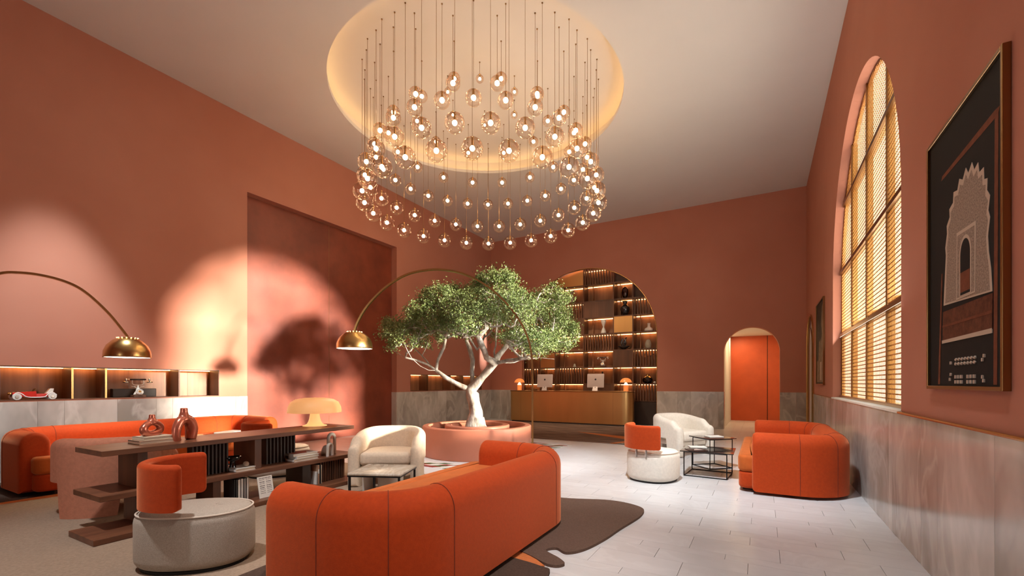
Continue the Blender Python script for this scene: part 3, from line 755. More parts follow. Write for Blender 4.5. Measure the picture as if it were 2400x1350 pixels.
# ------------------------------------------------------------------ chandelier of globe pendants
XC_ = Vector((-sT*8.63-cT*.57, cT*8.63-sT*.57))
rings = [(26, 2.20, 4.71, .159, 0, 'lowest'), (26, 2.157, 5.11, .147, .5, 'second'), (26, 1.99, 5.57, .122, 0, 'third'),
         (16, 1.75, 5.97, .112, .5, 'fourth'), (10, 1.26, 6.39, .103, .5, 'fifth'), (6, .71, 6.72, .070, 0, 'topmost')]
ORD = 'first second third fourth fifth sixth seventh eighth ninth tenth eleventh twelfth thirteenth'.split()
for n, R_, z, r, ph, nm in rings:
    proto = None
    for k in range(n):
        a = 2*PI*(k+ph)/n
        d = Vector((sT*math.cos(a)+cT*math.sin(a), -cT*math.cos(a)+sT*math.sin(a)))   # a = 0 points towards the viewer
        zz = z+rng.uniform(-.025, .025)
        x, y = XC_.x+R_*d.x, XC_.y+R_*d.y
        kk = k+ph if k+ph <= n/2 else n-(k+ph); side = 'right' if 0 < k+ph < n/2 else 'left'
        num = ORD[int(math.ceil(kk))-1 if kk else 0]
        if kk == 0: lab = 'glass globe pendant in the %s chandelier ring, the one nearest the camera' % nm
        elif kk == n/2: lab = 'glass globe pendant in the %s chandelier ring, the one farthest from the camera' % nm
        else: lab = 'glass globe pendant in the %s chandelier ring, %s from the front on the %s' % (nm, num, side)
        if proto is None:
            e = empty('globe_pendant', (x, y, z), 0, lab, 'pendant lamp', 'globe pendants, %s ring' % nm)
            q = [(max(.001, r*math.sin(PI*t/18)), -r*math.cos(PI*t/18)) for t in range(19)]
            MB().lathe(q, 28, cap=False).build('globe', 'globe_glass', e, smooth='all')
            b = min(.037, r*.33); q = [(max(.001, b*math.sin(PI*t/6)), b*1.0*(-math.cos(PI*t/6))) for t in range(7)]
            MB().lathe([(p, w+b*.1) for p, w in q], 10, cap=False).build('bulb', 'bulb_glow', e, smooth='all')
            MB().lathe([(b*.42, b*.8), (b*.42, r*.9), (.018, r*.99), (.018, r+.012), (.004, r+.02)], 10).build('socket', 'brass', e, smooth=True)
            cb = MB().lathe([(.0032, 0), (.0032, 1)], 6).build('cable', 'bronze', e); cb.location.z = r+.012; cb.scale.z = ZR-z-r-.012
            MB().lathe([(.012, 0), (.012, .012)], 8).build('canopy', 'bronze', e).location.z = ZR-z-.012
            proto = e
        else:
            dup(proto, loc=(x, y, z), label=lab)

# ------------------------------------------------------------------ arc floor lamps
def ribbon(mb, pts, side, w, t):
    P = [Vector(p) for p in pts]; vs, fs = [], []
    for i, p in enumerate(P):
        tg = (P[min(i+1, len(P)-1)]-P[max(i-1, 0)]).normalized(); s = Vector(side).normalized(); n = tg.cross(s)
        vs += [p+s*w/2+n*t/2, p-s*w/2+n*t/2, p-s*w/2-n*t/2, p+s*w/2-n*t/2]
    for i in range(len(P)-1):
        for k in range(4): fs.append((i*4+k, i*4+(k+1) % 4, i*4+4+(k+1) % 4, i*4+4+k))
    fs += [(0, 1, 2, 3), tuple(len(vs)-4+k for k in (3, 2, 1, 0))]
    return mb.add(vs, fs)
def catmull(P, n=6):
    P = [Vector(p) for p in P]; o = []
    for i in range(len(P)-1):
        a, b, c, d = P[max(i-1, 0)], P[i], P[i+1], P[min(i+2, len(P)-1)]
        for k in range(n):
            t = k/n; o.append(.5*((2*b)+(-a+c)*t+(2*a-5*b+4*c-d)*t*t+(-a+3*b-3*c+d)*t**3))
    return o+[P[-1]]
def arc_lamp(label, pts, base, side, R=.30, power=60):
    e = empty('arc_floor_lamp', (base.x, base.y, 0), 0, label, 'floor lamp', 'brass arc floor lamps'); B = Vector((base.x, base.y, 0))
    P = [p-B for p in catmull(pts)]
    ribbon(MB(), P, side, .05, .028).build('arc', 'brass', e, smooth=True)
    MB().lathe([(.26, 0), (.26, .05), (.25, .06), (.03, .06), (.03, .16), (.0, .16)], 32, cap=False).build('base', 'bronze', e, smooth=True)
    end = P[-1]; h = R*.82
    prof = [(.02, 0), (.10, -.01), (R*.62, -.05), (R*.86, -.12), (R*.98, -.20), (R, -.27), (R, -.29)]
    T = Matrix.Translation(end)
    sh = MB().lathe(prof+[(R-.006, -.29), (R*.97, -.20), (R*.84, -.125), (R*.60, -.06), (.02, -.012)], 40, T, cap=False).build('shade', 'brass', e, smooth='all')
    MB().lathe([(R-.008, -.285), (.001, -.275)], 32, T, cap=False).build('diffuser', 'lamp_inside', sh)
    holes = MB()
    for k in range(14): holes.lathe([(.008, .0), (.008, .004), (.0, .004)], 8, Matrix.Translation(end+Vector((.115*math.cos(2*PI*k/14), .115*math.sin(2*PI*k/14), -.014))), cap=False)
    holes.build('vent_holes', 'lamp_glow', sh)['kind'] = 'stuff'
    l = light('arc_lamp_bulb', 'SPOT', B+end+Vector((0, 0, -.31)), power, (1, .84, .62), target=B+end+Vector((0, 0, -2)), spot_size=math.radians(120), spot_blend=.6, shadow_soft_size=.12)
    return e
Z2 = 7.35
p2 = [at(px, py, Z2) for px, py in ((1248, 1000), (1248, 940), (1248, 880), (1246, 835), (1238, 795), (1218, 752), (1184, 708), (1142, 671), (1092, 644), (1045, 633), (1000, 633), (950, 645), (902, 675), (862, 716), (840, 752), (831, 776))]
base2 = at(1248, 1000, Z2)
arc_lamp('brass arc floor lamp curving over the planter towards the tall rust panels', [Vector((base2.x, base2.y, .05)), Vector((base2.x, base2.y, .3))]+p2, base2, (-sT, cT, 0), .285)
a_, b_ = Vector((-7.78, 2.90)), Vector((-8.35, .35))
def on_plane(px, py):
    r = ray(px, py); d = (b_-a_); n = Vector((d.y, -d.x)); t = n.dot(a_)/(n.x*r.x+n.y*r.y); return Vector((0, 0, HC))+r*t
p1 = [on_plane(px, py) for px, py in ((-60, 658), (0, 641), (40, 639), (95, 645), (155, 661), (200, 685), (250, 730), (284, 770), (299, 790))]
q0 = p1[0]; bz = Vector((b_.x, b_.y, 0))
pre = [bz+Vector((0, 0, .05)), bz+Vector((0, 0, .8)), bz+Vector((.01, .03, 1.6)), bz.lerp(Vector((q0.x, q0.y, 0)), .25)+Vector((0, 0, 2.15)), bz.lerp(Vector((q0.x, q0.y, 0)), .6)+Vector((0, 0, q0.z-.10))]
arc_lamp('brass arc floor lamp reaching in from the left edge over the far sofa', pre+p1, bz, (a_-b_).to_3d().cross(Vector((0, 0, 1))), .265)

# ------------------------------------------------------------------ console shelf table
ct = empty('console_shelf', (-5.22, 2.98, .0145), 0, 'long low walnut console shelf with slatted dividers between the sofas', 'console table')
def cbox(name, x0, x1, y0, y1, z0, z1, m='walnut_long', bv=.004):
    o = MB().box((x0+5.22, y0-2.98, z0), (x1+5.22, y1-2.98, z1)).build(name, m, ct)
    return bevel(o, bv) if bv else o
ZT1, ZT2, ZT3 = .745, .362, .05   # heights above the console's own foot; things on it add RUGZ
RUGZ = .0145
cbox('top_board', -5.52, -4.94, 1.64, 4.36, ZT1-.048, ZT1)
cbox('middle_board', -5.50, -4.92, 1.62, 4.42, ZT2-.05, ZT2)
cbox('base_board', -5.26, -4.74, 1.52, 4.30, .0, ZT3)
cbox('upright', -5.42, -5.02, 1.92, 2.0, ZT2, ZT1-.048, 'walnut')
cbox('upright', -5.42, -5.0, 3.0, 3.08, ZT2, ZT1-.048, 'walnut')
cbox('upright', -5.30, -5.0, 1.92, 1.98, ZT3, ZT2-.05, 'walnut')
cbox('upright', -5.34, -5.0, 2.56, 2.64, ZT3, ZT2-.05, 'walnut')
cbox('upright', -5.30, -4.97, 3.58, 3.70, ZT3, ZT2-.05, 'dark_wood')
def slats(y0, y1, n, x0, x1, z0, z1, m='dark_wood', w=.016):
    me = None
    for k in range(n):
        y = y0+(y1-y0)*k/(n-1)
        if me is None: o = cbox('slat', x0, x1, y-w/2, y+w/2, z0, z1, m, 0); me = o.data; y_first = y
        else: o = bpy.data.objects.new('slat', me); C.objects.link(o); o.parent = ct; o.location.y = y-y_first
slats(2.42, 2.76, 10, -5.20, -5.10, ZT2, ZT1-.048)
slats(3.24, 3.60, 9, -5.25, -5.15, ZT2, ZT1-.048)
slats(3.84, 4.20, 11, -5.08, -4.96, ZT3, ZT2-.05, 'walnut', .022)

BOOKS = 0
def book(label, loc, rz, w, d, h, cover, flat_=True, group='books on the console', tilt=0., marks=False):
    """w along x (spine to fore edge), d along y, h thickness (flat) or height"""
    e = empty('book', loc, rz, label, 'book', group)
    if flat_:
        c = MB().box((-w/2, -d/2, 0), (w/2, d/2, .005)).box((-w/2, -d/2, h-.005), (w/2, d/2, h)).box((-w/2, -d/2, 0), (-w/2+.006, d/2, h)).build('cover', cover, e)
        MB().box((-w/2+.006, -d/2+.006, .005), (w/2-.006, d/2-.006, h-.005)).build('pages', 'paper', e)
    else:   # standing: w thickness along y, d depth along x, h height; spine towards +x
        MB().box((-d/2, -w/2, 0), (d/2, -w/2+.003, h)).box((-d/2, w/2-.003, 0), (d/2, w/2, h)).box((d/2-.004, -w/2, 0), (d/2, w/2, h)).build('cover', cover, e)
        MB().box((-d/2+.006, -w/2+.003, .004), (d/2-.004, w/2-.003, h-.006)).build('pages', 'paper', e)
        if marks: MB().box((d/2, -w/2+.004, h*.55), (d/2+.0012, w/2-.004, h*.78)).build('spine_label', 'paper_white', e)
        if tilt: e.rotation_euler.x = tilt
    return e
# two books under the looped vase, books by the ceramic loops, books under the bowl
book('large tan book at the bottom of the pair under the looped copper vase', (-5.26, 2.13, ZT1+RUGZ), PI/2, .30, .235, .034, 'book_tan')
book('smaller cream book directly under the looped copper vase', (-5.25, 2.14, ZT1+.034+RUGZ), PI/2+.05, .26, .215, .034, 'book_cream')
b_red = book('white book with red cover art, topmost of the pile beside the ceramic loops', (-5.12, 3.66, ZT2+.064+RUGZ), PI/2-.08, .33, .25, .030, 'book_white')
MB().add([(-.15, -.11, .0306), (.02, -.11, .0306), (.10, .05, .0306), (-.05, .11, .0306), (-.15, .10, .0306)], [(0, 1, 2, 3, 4)]).build('cover_art', 'book_red', b_red)
book('thin white book in the middle of the pile beside the ceramic loops', (-5.11, 3.67, ZT2+.034+RUGZ), PI/2+.02, .32, .25, .030, 'book_white')
book('thick white book at the bottom of the pile beside the ceramic loops', (-5.12, 3.65, ZT2+RUGZ), PI/2, .35, .26, .034, 'book_white')
book('white book lying under the black footed bowl', (-5.10, 2.89, ZT2+RUGZ), PI/2, .22, .24, .036, 'book_white')
bk = ['book_black', 'book_grey', 'book_black', 'book_white', 'book_grey', 'book_cream', 'book_black', 'book_black', 'book_grey', 'book_white', 'book_cream', 'book_white']
y = 2.03
for i, c in enumerate(bk):
    w = (.026, .03, .028, .030, .022, .024, .032, .026, .020, .026, .018, .022)[i]; h = (.20, .215, .22, .205, .21, .20, .215, .225, .23, .235, .24, .23)[i]
    names = ['black book first from the upright', 'dark grey book second from the upright', 'black book third from the upright', 'white book with a dark roundel on its spine',
             'grey book right of the roundel spine', 'cream book near the middle', 'thick black book', 'second black book right of the thick one', 'thin grey book', 'white book near the slats',
             'thin cream book next but one to the slats', 'white book nearest the slats']
    b = book(names[i]+' in the row under the console top', (-5.22, y+w/2, ZT2+RUGZ), 0, w, .17, h, c, False, 'books standing under the console top', marks=(i in (0, 2, 6)))
    if i == 3: MB().lathe([(.010, 0), (.010, .002), (0, .002)], 14, Matrix.Translation((.085, 0, .14)) @ Matrix.Rotation(PI/2, 4, 'Y'), cap=False).build('roundel', 'ink', b)
    y += w+.002
y = 2.74
for i, (w, h, c) in enumerate(((.014, .24, 'book_black'), (.020, .238, 'book_black'), (.030, .235, 'book_white'), (.026, .24, 'book_white'), (.030, .238, 'book_grey'), (.022, .24, 'book_white'))):
    nm = ['thin black volume at the left end', 'black volume second from the left', 'wide white volume third from the left', 'white volume fourth from the left', 'pale grey volume fifth from the left', 'white volume at the right end'][i]
    book(nm+' of the upright row on the console base', (-5.04, y+w/2, ZT3+RUGZ), 0, w, .20, h, c, False, 'upright volumes on the console base'); y += w+.003
y = 3.74
for i, (w, h, c) in enumerate(((.012, .16, 'book_white'), (.024, .24, 'book_tan'), (.016, .24, 'book_black'), (.016, .235, 'book_cream'))):
    nm = ['low white booklet', 'tan book with black spine title', 'thin black book', 'cream book beside the ribbed panel'][i]
    book(nm+' next to the black upright of the console', (-5.0, y+w/2, ZT3+RUGZ), 0, w, .18, h, c, False, 'books by the ribbed panel of the console', marks=(i == 1)); y += w+.003
# leaning magazine with lines of type
mg = empty('magazine', (-4.86, 3.06, ZT3+RUGZ), .0, 'white magazine printed with lines of bold type leaning on the console base', 'magazine')
Tm = Matrix.Translation((0, 0, 0)) @ Matrix.Rotation(math.radians(-13), 4, 'Y')
MB().box((-.008, -.085, 0), (0, .085, .235), Tm).build('cover', 'paper_white', mg)
rl = random.Random(5)
for k in range(9):
    z1 = .222-.021*k; mbt = MB(); h = .011 if k in (0, 2, 4, 5) else .006
    for y0, y1 in (((-.070, .070),) if k == 0 else ((-.068, -.010), (.010, .068))):
        y = y0
        while y < y1-.006:
            w = min(rl.uniform(.016, .036), y1-y); mbt.box((0, y, z1-h), (.0012, y+w, z1), Tm); y += w+.004
    mbt.build('text_line', 'book_grey', mg)

# mushroom lamp on the console
ml = empty('mushroom_lamp', (-5.36, 4.05, ZT1+RUGZ), 0, 'glowing mushroom table lamp with a broad amber shade on the console', 'table lamp')
MB().lathe([(.155, 0), (.155, .008), (.13, .014), (.10, .028), (.082, .06), (.070, .10), (.062, .15), (.058, .20), (.056, .23)], 40).build('stem', 'lamp_stem_glow', ml, smooth='all')
MB().lathe([(.345, .186), (.345, .205), (.337, .26), (.305, .325), (.24, .365), (.13, .383), (.0, .388)], 48, cap=False).lathe([(.345, .186), (.33, .19), (.30, .25), (.20, .33), (.0, .36)], 48, cap=False).build('shade', 'lamp_shade_glow', ml, smooth='all')
MB().lathe([(.05, .24), (.06, .27), (.04, .31), (.0, .315)], 16, cap=False).build('bulb', 'lamp_glow', ml, smooth='all')
light('mushroom_lamp_bulb', 'POINT', (-5.36, 4.05, ZT1+.215+RUGZ), 9, (1, .62, .28), shadow_soft_size=.05)
# copper vases
v = MB(); tt = np.linspace(0, 2*PI, 40)[:-1]
v.tube([(0, .098*math.cos(t)*(1.0 if math.sin(t) < 0 else 1.-.2*math.sin(t)), .085+.058*math.sin(t)) for t in tt], [.034-.004*math.sin(t) for t in tt], 14, closed=True)
v.tube([(0, 0, .135), (0, 0, .165), (0, 0, .19), (0, 0, .222)], [.050, .040, .027, .026], 16)
o = v.build('looped_vase', 'copper_glaze', None, smooth='all', loc=(-5.27, 2.135, ZT1+.066-.012+RUGZ), rz=.45)
rm = o.modifiers.new('fuse', 'REMESH'); rm.mode = 'VOXEL'; rm.voxel_size = .0055; rm.use_smooth_shade = True
sm = o.modifiers.new('soft', 'SMOOTH'); sm.iterations = 6
tag(o, 'shiny copper vase with a round hole, standing on two books', 'vase')
vp_ = catmull([(0, -.095, .0), (0, -.108, .06), (0, -.10, .13), (0, -.06, .195), (0, .0, .215), (0, .06, .185), (0, .09, .12), (0, .085, .05), (0, .078, 0)], 5)
vr_ = [.034, .038, .041, .046, .052, .056, .060, .056, .048]
v = MB(); v.tube(vp_, [float(np.interp(q_/5, range(9), vr_)) for q_ in range(len(vp_))], 20)
v.tube([(0, -.01, .21), (0, -.01, .255), (0, -.01, .29), (0, -.01, .33)], [.06, .045, .034, .033], 16)
o = v.build('two_legged_vase', 'copper_glaze', None, smooth='all', loc=(-5.20, 2.39, ZT1+RUGZ), rz=.45)
rm = o.modifiers.new('fuse', 'REMESH'); rm.mode = 'VOXEL'; rm.voxel_size = .0055; rm.use_smooth_shade = True
sm = o.modifiers.new('soft', 'SMOOTH'); sm.iterations = 6
tag(o, 'tall shiny copper vase standing on two legs on the console top', 'vase')
# ceramic loops (white)
def loop_obj(label, loc, rz, w, h, r):
    n = 24; P = [(0, -w/2, 0)]+[(0, -w/2*math.cos(PI*k/n), h-w/2+w/2*math.sin(PI*k/n)) for k in range(n+1)]+[(0, w/2, 0)]
    o = MB().tube(P, r, 12).build('ceramic_loop', 'ceramic_white', None, smooth=True, loc=loc, rz=rz); return tag(o, label, 'sculpture', 'white ceramic loops')
loop_obj('tall white ceramic loop standing on the middle board of the console', (-5.12, 4.13, ZT2+RUGZ), .15, .115, .275, .022)
loop_obj('small white ceramic loop in front of the tall one', (-5.03, 4.03, ZT2+RUGZ), .35, .105, .16, .021)
o = MB().lathe([(.06, 0), (.06, .03), (.05, .08), (.03, .12), (.0, .135)], 20).build('ceramic_dome', 'ceramic_white', None, smooth='all', loc=(-5.15, 4.06, ZT2+RUGZ)); tag(o, 'small white ceramic dome beside the two loops', 'sculpture')
b = empty('footed_bowl', (-5.13, 2.83, ZT2+.036+RUGZ), 0, 'black footed bowl on the white book on the console', 'bowl')
MB().lathe([(.036, 0), (.034, .01), (.026, .05), (.03, .068), (.07, .085), (.086, .11), (.084, .118), (.075, .108), (.0, .085)], 28, cap=False).build('bowl', 'glass_black', b, smooth=True)
o = MB().lathe([(max(.001, .031*math.sin(PI*t/10)), .031-.031*math.cos(PI*t/10)) for t in range(11)], 16, cap=False).build('stone_ball', 'ceramic_tan', None, smooth='all', loc=(-5.03, 2.92, ZT2+.036+RUGZ)); tag(o, 'brown stone ball beside the black footed bowl', 'ornament')
tr_ = empty('cushion_tray', (-7.95, 4.35, .470), .3, 'thin black tray with a folded cloth on the seat of the far sofa', 'tray')
bevel(MB().box((-.2, -.3, 0), (.2, .3, .02)).build('tray', 'black_metal', tr_), .006); bevel(MB().box((-.14, -.2, .02), (.14, .2, .05)).build('cloth', 'paper_white', tr_), .01)

# ------------------------------------------------------------------ low tables
cf = empty('coffee_table', to_world(899, 5.33, .0145), TH-.10, 'low square table with a veined stone top and black legs before the cream armchair', 'coffee table')
MB().slab(rrect(-.315, -.30, .315, .30, .025, 4), .285, .312, .008).build('top', 'table_stone', cf, smooth=True)
bevel(MB().box((-.31, -.295, .268), (.31, .295, .286)).build('apron', 'black_metal', cf), .004)
for x, y in ((-.29, -.275), (.29, -.275), (.0, -.275), (.29, .275), (-.29, .275)):
    MB().box((x-.011, y-.011, 0), (x+.011, y+.011, .27)).build('leg', 'black_metal', cf)
MB().lathe([(.15, 0), (.15, .26)], 32, Matrix.Translation((.05, .10, 0))).build('stone_drum', 'ceramic_white', cf, smooth=True)
MB().lathe([(.07, 0), (.07, .26)], 24, Matrix.Translation((-.26, .16, 0))).build('stone_drum', 'ceramic_white', cf, smooth=True)
def wire_table(label, loc, rz, w, d, h, bw, brz):
    e = empty('wire_table', loc, rz, label, 'side table', 'black wire side tables')
    bevel(MB().box((-w/2, -d/2, h-.014), (w/2, d/2, h)).build('top', 'glass_black', e), .003)
    q = [(bw*math.cos(brz+PI/2*k), bw*math.sin(brz+PI/2*k)) for k in range(4)]
    t = .0075
    for k, (x, y) in enumerate(q):
        MB().tube([(x, y, 0), (x, y, h-.012)], t, 6).build('leg', 'black_metal', e)
        x2, y2 = q[(k+1) % 4]
        MB().tube([(x, y, t), (x2, y2, t)], t, 6).build('foot_rail', 'black_metal', e)
        MB().tube([(x, y, h-.02), (x2, y2, h-.02)], t, 6).build('top_rail', 'black_metal', e)
    return e
wire_table('lower black wire table with a square top, nearer the camera', (-.69, 7.17, 0), .0, .70, .66, .37, .40, .72)
wire_table('taller black wire table behind the lower one', (-.70, 7.86, 0), .75, .50, .50, .48, .29, .80)
mgz = empty('magazine', (-.84, 7.02, .37), .5, 'open dark photo magazine on the lower wire table', 'magazine')
MB().box((-.13, -.10, 0), (.13, .10, .006)).build('cover', 'ceramic_dark', mgz)
MB().add([(-.06, -.08, .0065), (.09, -.05, .0065), (.03, .07, .0065), (-.02, .03, .0065)], [(0, 1, 2, 3)]).build('photo_print', 'screen_silver', mgz)
tag(bevel(MB().box((-.12, -.09, 0), (.12, .09, .01)).build('white_booklet', 'paper_white', None, loc=(-.86, 7.33, .37), rz=.35), .002), 'white booklet at the far edge of the lower wire table', 'booklet')
tag(bevel(MB().box((-.12, -.09, 0), (.12, .09, .01)).build('white_booklet', 'paper_white', None, loc=(-.68, 7.92, .48), rz=.6), .002), 'white booklet on the taller wire table', 'booklet')

# ------------------------------------------------------------------ reception desk
dk = empty('reception_desk', (-5.6, 14.12, .0), 0, 'long brass reception desk with rounded ends in front of the arch', 'desk')
YD0, YD1 = -.42, .20
ol = rrect(-2.15, YD0, 2.12, YD1, (.30, .30, .14, .14), 12)
MB().prism(ol, .05, 1.05).build('body', 'brass_brushed', dk, smooth=True)
ol2 = rrect(-2.17, YD0-.02, 2.14, YD1+.02, (.30, .30, .15, .15), 12)
bevel(MB().prism(ol2, 1.05, 1.085).build('top', 'bronze', dk), .006)
MB().prism([(x*.985, y*.93) for x, y in ol], 0, .05).build('plinth', 'dark_wood', dk)
for x in (-1.70, 1.55):
    MB().box((x-.002, YD0-.001, .05), (x+.002, YD0+.003, 1.05)).build('panel_joint', 'bronze', dk)
def computer(label, px, rz):
    p = at_y(px, 905, 14.02)
    e = empty('desktop_computer', (p.x, 14.06, 1.085), rz, label, 'computer', 'computers on the reception desk')
    sc = MB().slab(rrect(-.28, -.225, .28, .225, .02, 4), -.012, .012, .008)
    o = sc.build('screen_back', 'screen_silver', e, smooth=True); o.matrix_local = Matrix.Translation((0, 0, .33)) @ Matrix.Rotation(PI/2-.10, 4, 'X')
    # emblem: bitten fruit with a leaf, and a smaller one on the stand
    def emblem(s, T, par):
        pts = []
        for k in range(28):
            t = 2*PI*k/28; r = s*(1-.10*abs(math.cos(t))**8*0+.06*math.cos(2*t)); x, y = r*math.cos(t), r*math.sin(t)*1.05
            d = math.hypot(x-s*1.15, y-.05*s)
            if d < .42*s: f = .42*s/d; x, y = s*1.15+(x-s*1.15)*f, .05*s+(y-.05*s)*f
            pts.append((x, y))
        mb = MB().prism(pts, 0, .002).prism([(0, s*1.15), (s*.30, s*1.25), (s*.38, s*1.65), (s*.08, s*1.5)], 0, .002)
        o = mb.build('emblem', 'ink', par); o.matrix_local = T
    emblem(.030, Matrix.Translation((0, .04, .012)), o)
    st = MB().slab(rrect(-.095, -.11, .095, .11, .02, 4), 0, .008, .003).build('stand_foot', 'screen_silver', e, smooth=True)
    nk = MB().add([(-.09, -.10, .0), (.09, -.10, 0), (.06, .03, .26), (-.06, .03, .26), (-.09, -.088, 0), (.09, -.088, 0), (.06, .042, .26), (-.06, .042, .26)],
                  [(0, 1, 2, 3), (7, 6, 5, 4), (0, 4, 5, 1), (1, 5, 6, 2), (2, 6, 7, 3), (3, 7, 4, 0)]).build('stand_neck', 'screen_silver', e)
    emblem(.014, Matrix.Translation((0, -.055, .11)) @ Matrix.Rotation(PI/2-.46, 4, 'X'), nk)
    return e
computer('silver desktop computer seen from behind, left one on the reception desk', 1276, .12)
computer('silver desktop computer seen from behind, right one on the reception desk', 1395, .05)
def desk_lamp(label, px):
    p = at_y(px, 905, 14.05)
    e = empty('mushroom_lamp', (p.x, 14.10, 1.085), 0, label, 'table lamp', 'orange mushroom lamps on the reception desk')
    MB().lathe([(.075, 0), (.075, .17), (.072, .19)], 24).build('base', 'lamp_orange', e, smooth=True)
    MB().lathe([(.072, .19), (.02, .28), (.012, .30)], 24).build('glowing_cone', 'lamp_glow', e, smooth='all')
    MB().lathe([(.185, .275), (.178, .30), (.15, .355), (.10, .395), (.05, .412), (.0, .416)], 32, cap=False).lathe([(.185, .275), (.17, .285), (.10, .37), (0, .40)], 32, cap=False).build('shade', 'lamp_orange', e, smooth='all')
    light('desk_lamp_bulb', 'POINT', (p.x, 14.10, 1.36), 3, (1, .55, .22), shadow_soft_size=.03)
desk_lamp('orange mushroom lamp at the left end of the reception desk', 1216)
desk_lamp('orange mushroom lamp at the right end of the reception desk', 1466)
tag(bevel(MB().box((-.10, -.05, 0), (.10, .05, .05)).build('desk_bell_box', 'bronze', None, loc=(at_y(1250, 905, 14.05).x, 14.12, 1.085)), .01), 'small bronze box between the lamp and the left computer', 'box')

# ------------------------------------------------------------------ display shelving behind the arch
YS, YBk = 14.60, 15.02
su = empty('display_shelving', (-5.3, YS, 0), 0, 'dark lit display shelving filling the tall reception arch', 'shelving')
def sbox(name, x0, x1, y0, y1, z0, z1, m):
    return MB().box((x0+5.3, y0-YS, z0), (x1+5.3, y1-YS, z1)).build(name, m, su)
colx = [-7.81, -6.99, -6.40, -5.34, -4.30, -3.66, -2.90]
rowz = [.75+.56*k for k in range(9)]
grid = ['dd?spl?s', 'wslblbll', 'blswllsl', 'slwlsllw', 'dllblwll', 'ddsllsls']  # r0 (top) .. r7 (bottom) per column; l lit, s slats, b brass, w wood, d dark
grid[0] = 'ddlsllsl'
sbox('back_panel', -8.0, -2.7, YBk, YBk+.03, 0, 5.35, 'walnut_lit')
sbox('base_cabinet', -7.9, -2.75, YS, YBk, 0, .75, 'dark_wood')
for x in colx+[-7.95]:
    sbox('upright', x-.018, x+.018, YS, YBk, .75, 5.3, 'walnut')
sbox('side_return', -2.88, -2.70, YS, YBk, 0, 5.3, 'dark_wood')
for i in range(6):
    x0, x1 = colx[i]+.018, colx[i+1]-.018
    for j in range(9):
        z = rowz[j]
        if j < 9: sbox('shelf', x0, x1, YS, YBk, z-.018, z+.018, 'walnut')
    for r in range(8):
        z0 = rowz[7-r]+.018; z1 = rowz[8-r]-.018 if 8-r < 9 else 5.2
        t = grid[i][r]
        if t in 'ls':
            sbox('led_strip', x0+.02, x1-.02, YBk-.085, YBk-.068, z1-.014, z1-.004, 'led_warm')
        if t == 'l':
            xm = x0+(x1-x0)*.22
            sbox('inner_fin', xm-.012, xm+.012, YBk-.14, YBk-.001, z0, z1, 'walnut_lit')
        elif t == 's':
            n = max(5, int((x1-x0)/.088)); me = None
            for k in range(n):
                xx = x0+(x1-x0)*(k+.5)/n
                if me is None: o = sbox('slat', xx-.020, xx+.020, YS+.0, YS+.06, z0, z1, 'walnut'); me = o.data; xf = xx
                else: o = bpy.data.objects.new('slat', me); C.objects.link(o); o.parent = su; o.location.x = xx-xf
        elif t == 'b': sbox('brass_door', x0, x1, YS+.005, YS+.03, z0, z1, 'brass_brushed')
        elif t == 'w': sbox('wood_door', x0, x1, YS+.005, YS+.03, z0, z1, 'walnut')
        else: sbox('dark_panel', x0, x1, YS+.16, YS+.18, z0, z1, 'dark_wood')
def vase(name, label, cat, x, r, prof, m, extra=None, y=14.74, n=28):
    z = rowz[7-r]+.018
    e = empty(name, (x, y, z), 0, label, cat, None)
    MB().lathe(prof, n, cap=False).build('body', m, e, smooth='all')
    return e
e = vase('two_handled_jug', 'pale two handled jug on the top lit shelf of the arch', 'jug', -5.83, 1, [(.0, 0), (.08, 0), (.13, .07), (.135, .13), (.10, .20), (.055, .27), (.05, .33), (.09, .42), (.10, .43), (.08, .42), (.0, .35)], 'ceramic_tan')
for s in (-1, 1): MB().tube(catmull([(s*.06, 0, .36), (s*.17, 0, .37), (s*.20, 0, .26), (s*.12, 0, .14)]), .010, 6).build('handle', 'ceramic_tan', e, smooth=True)
e = vase('hourglass_vase', 'white hourglass shaped vase on a lit shelf in the middle of the arch', 'vase', -4.68, 3, [(.0, 0), (.09, 0), (.085, .06), (.05, .16), (.022, .225), (.05, .30), (.085, .40), (.09, .46), (.07, .45), (.0, .30)], 'ceramic_white')
e = vase('round_sculpture', 'glassy egg shaped sculpture on a high lit shelf of the arch', 'sculpture', -3.95, 1, [(.0, .02), (.05, .02), (.09, .10), (.11, .20), (.10, .30), (.06, .37), (.0, .39)], 'smoke_glass')
MB().lathe([(.04, 0), (.04, .03), (0, .03)], 16, cap=False).build('foot', 'ceramic_tan', e)
MB().lathe([(.03, .06), (.05, .12), (.03, .20), (.0, .21)], 12, cap=False).build('core', 'ceramic_white', e, smooth='all')
e = vase('dark_vase', 'dark wide shouldered vase with a black funnel neck in the arch shelving', 'vase', -3.95, 2, [(.0, 0), (.07, 0), (.11, .08), (.155, .20), (.15, .26), (.09, .33), (.05, .36), (.06, .40), (.10, .47), (.08, .46), (.0, .40)], 'glass_black')
e = vase('bottle_vase', 'white squat vase with narrow neck in the right column of the arch', 'vase', -3.18, 3, [(.0, 0), (.13, 0), (.14, .04), (.12, .09), (.05, .13), (.04, .20), (.05, .26), (.035, .25), (.0, .18)], 'ceramic_white')
e = vase('dancer_sculpture', 'dark sculpture of intertwined forms on a boat shaped base', 'sculpture', -3.99, 4, [(.0, 0), (.06, 0), (.10, .05), (.20, .10), (.19, .11), (.0, .09)], 'ceramic_dark')
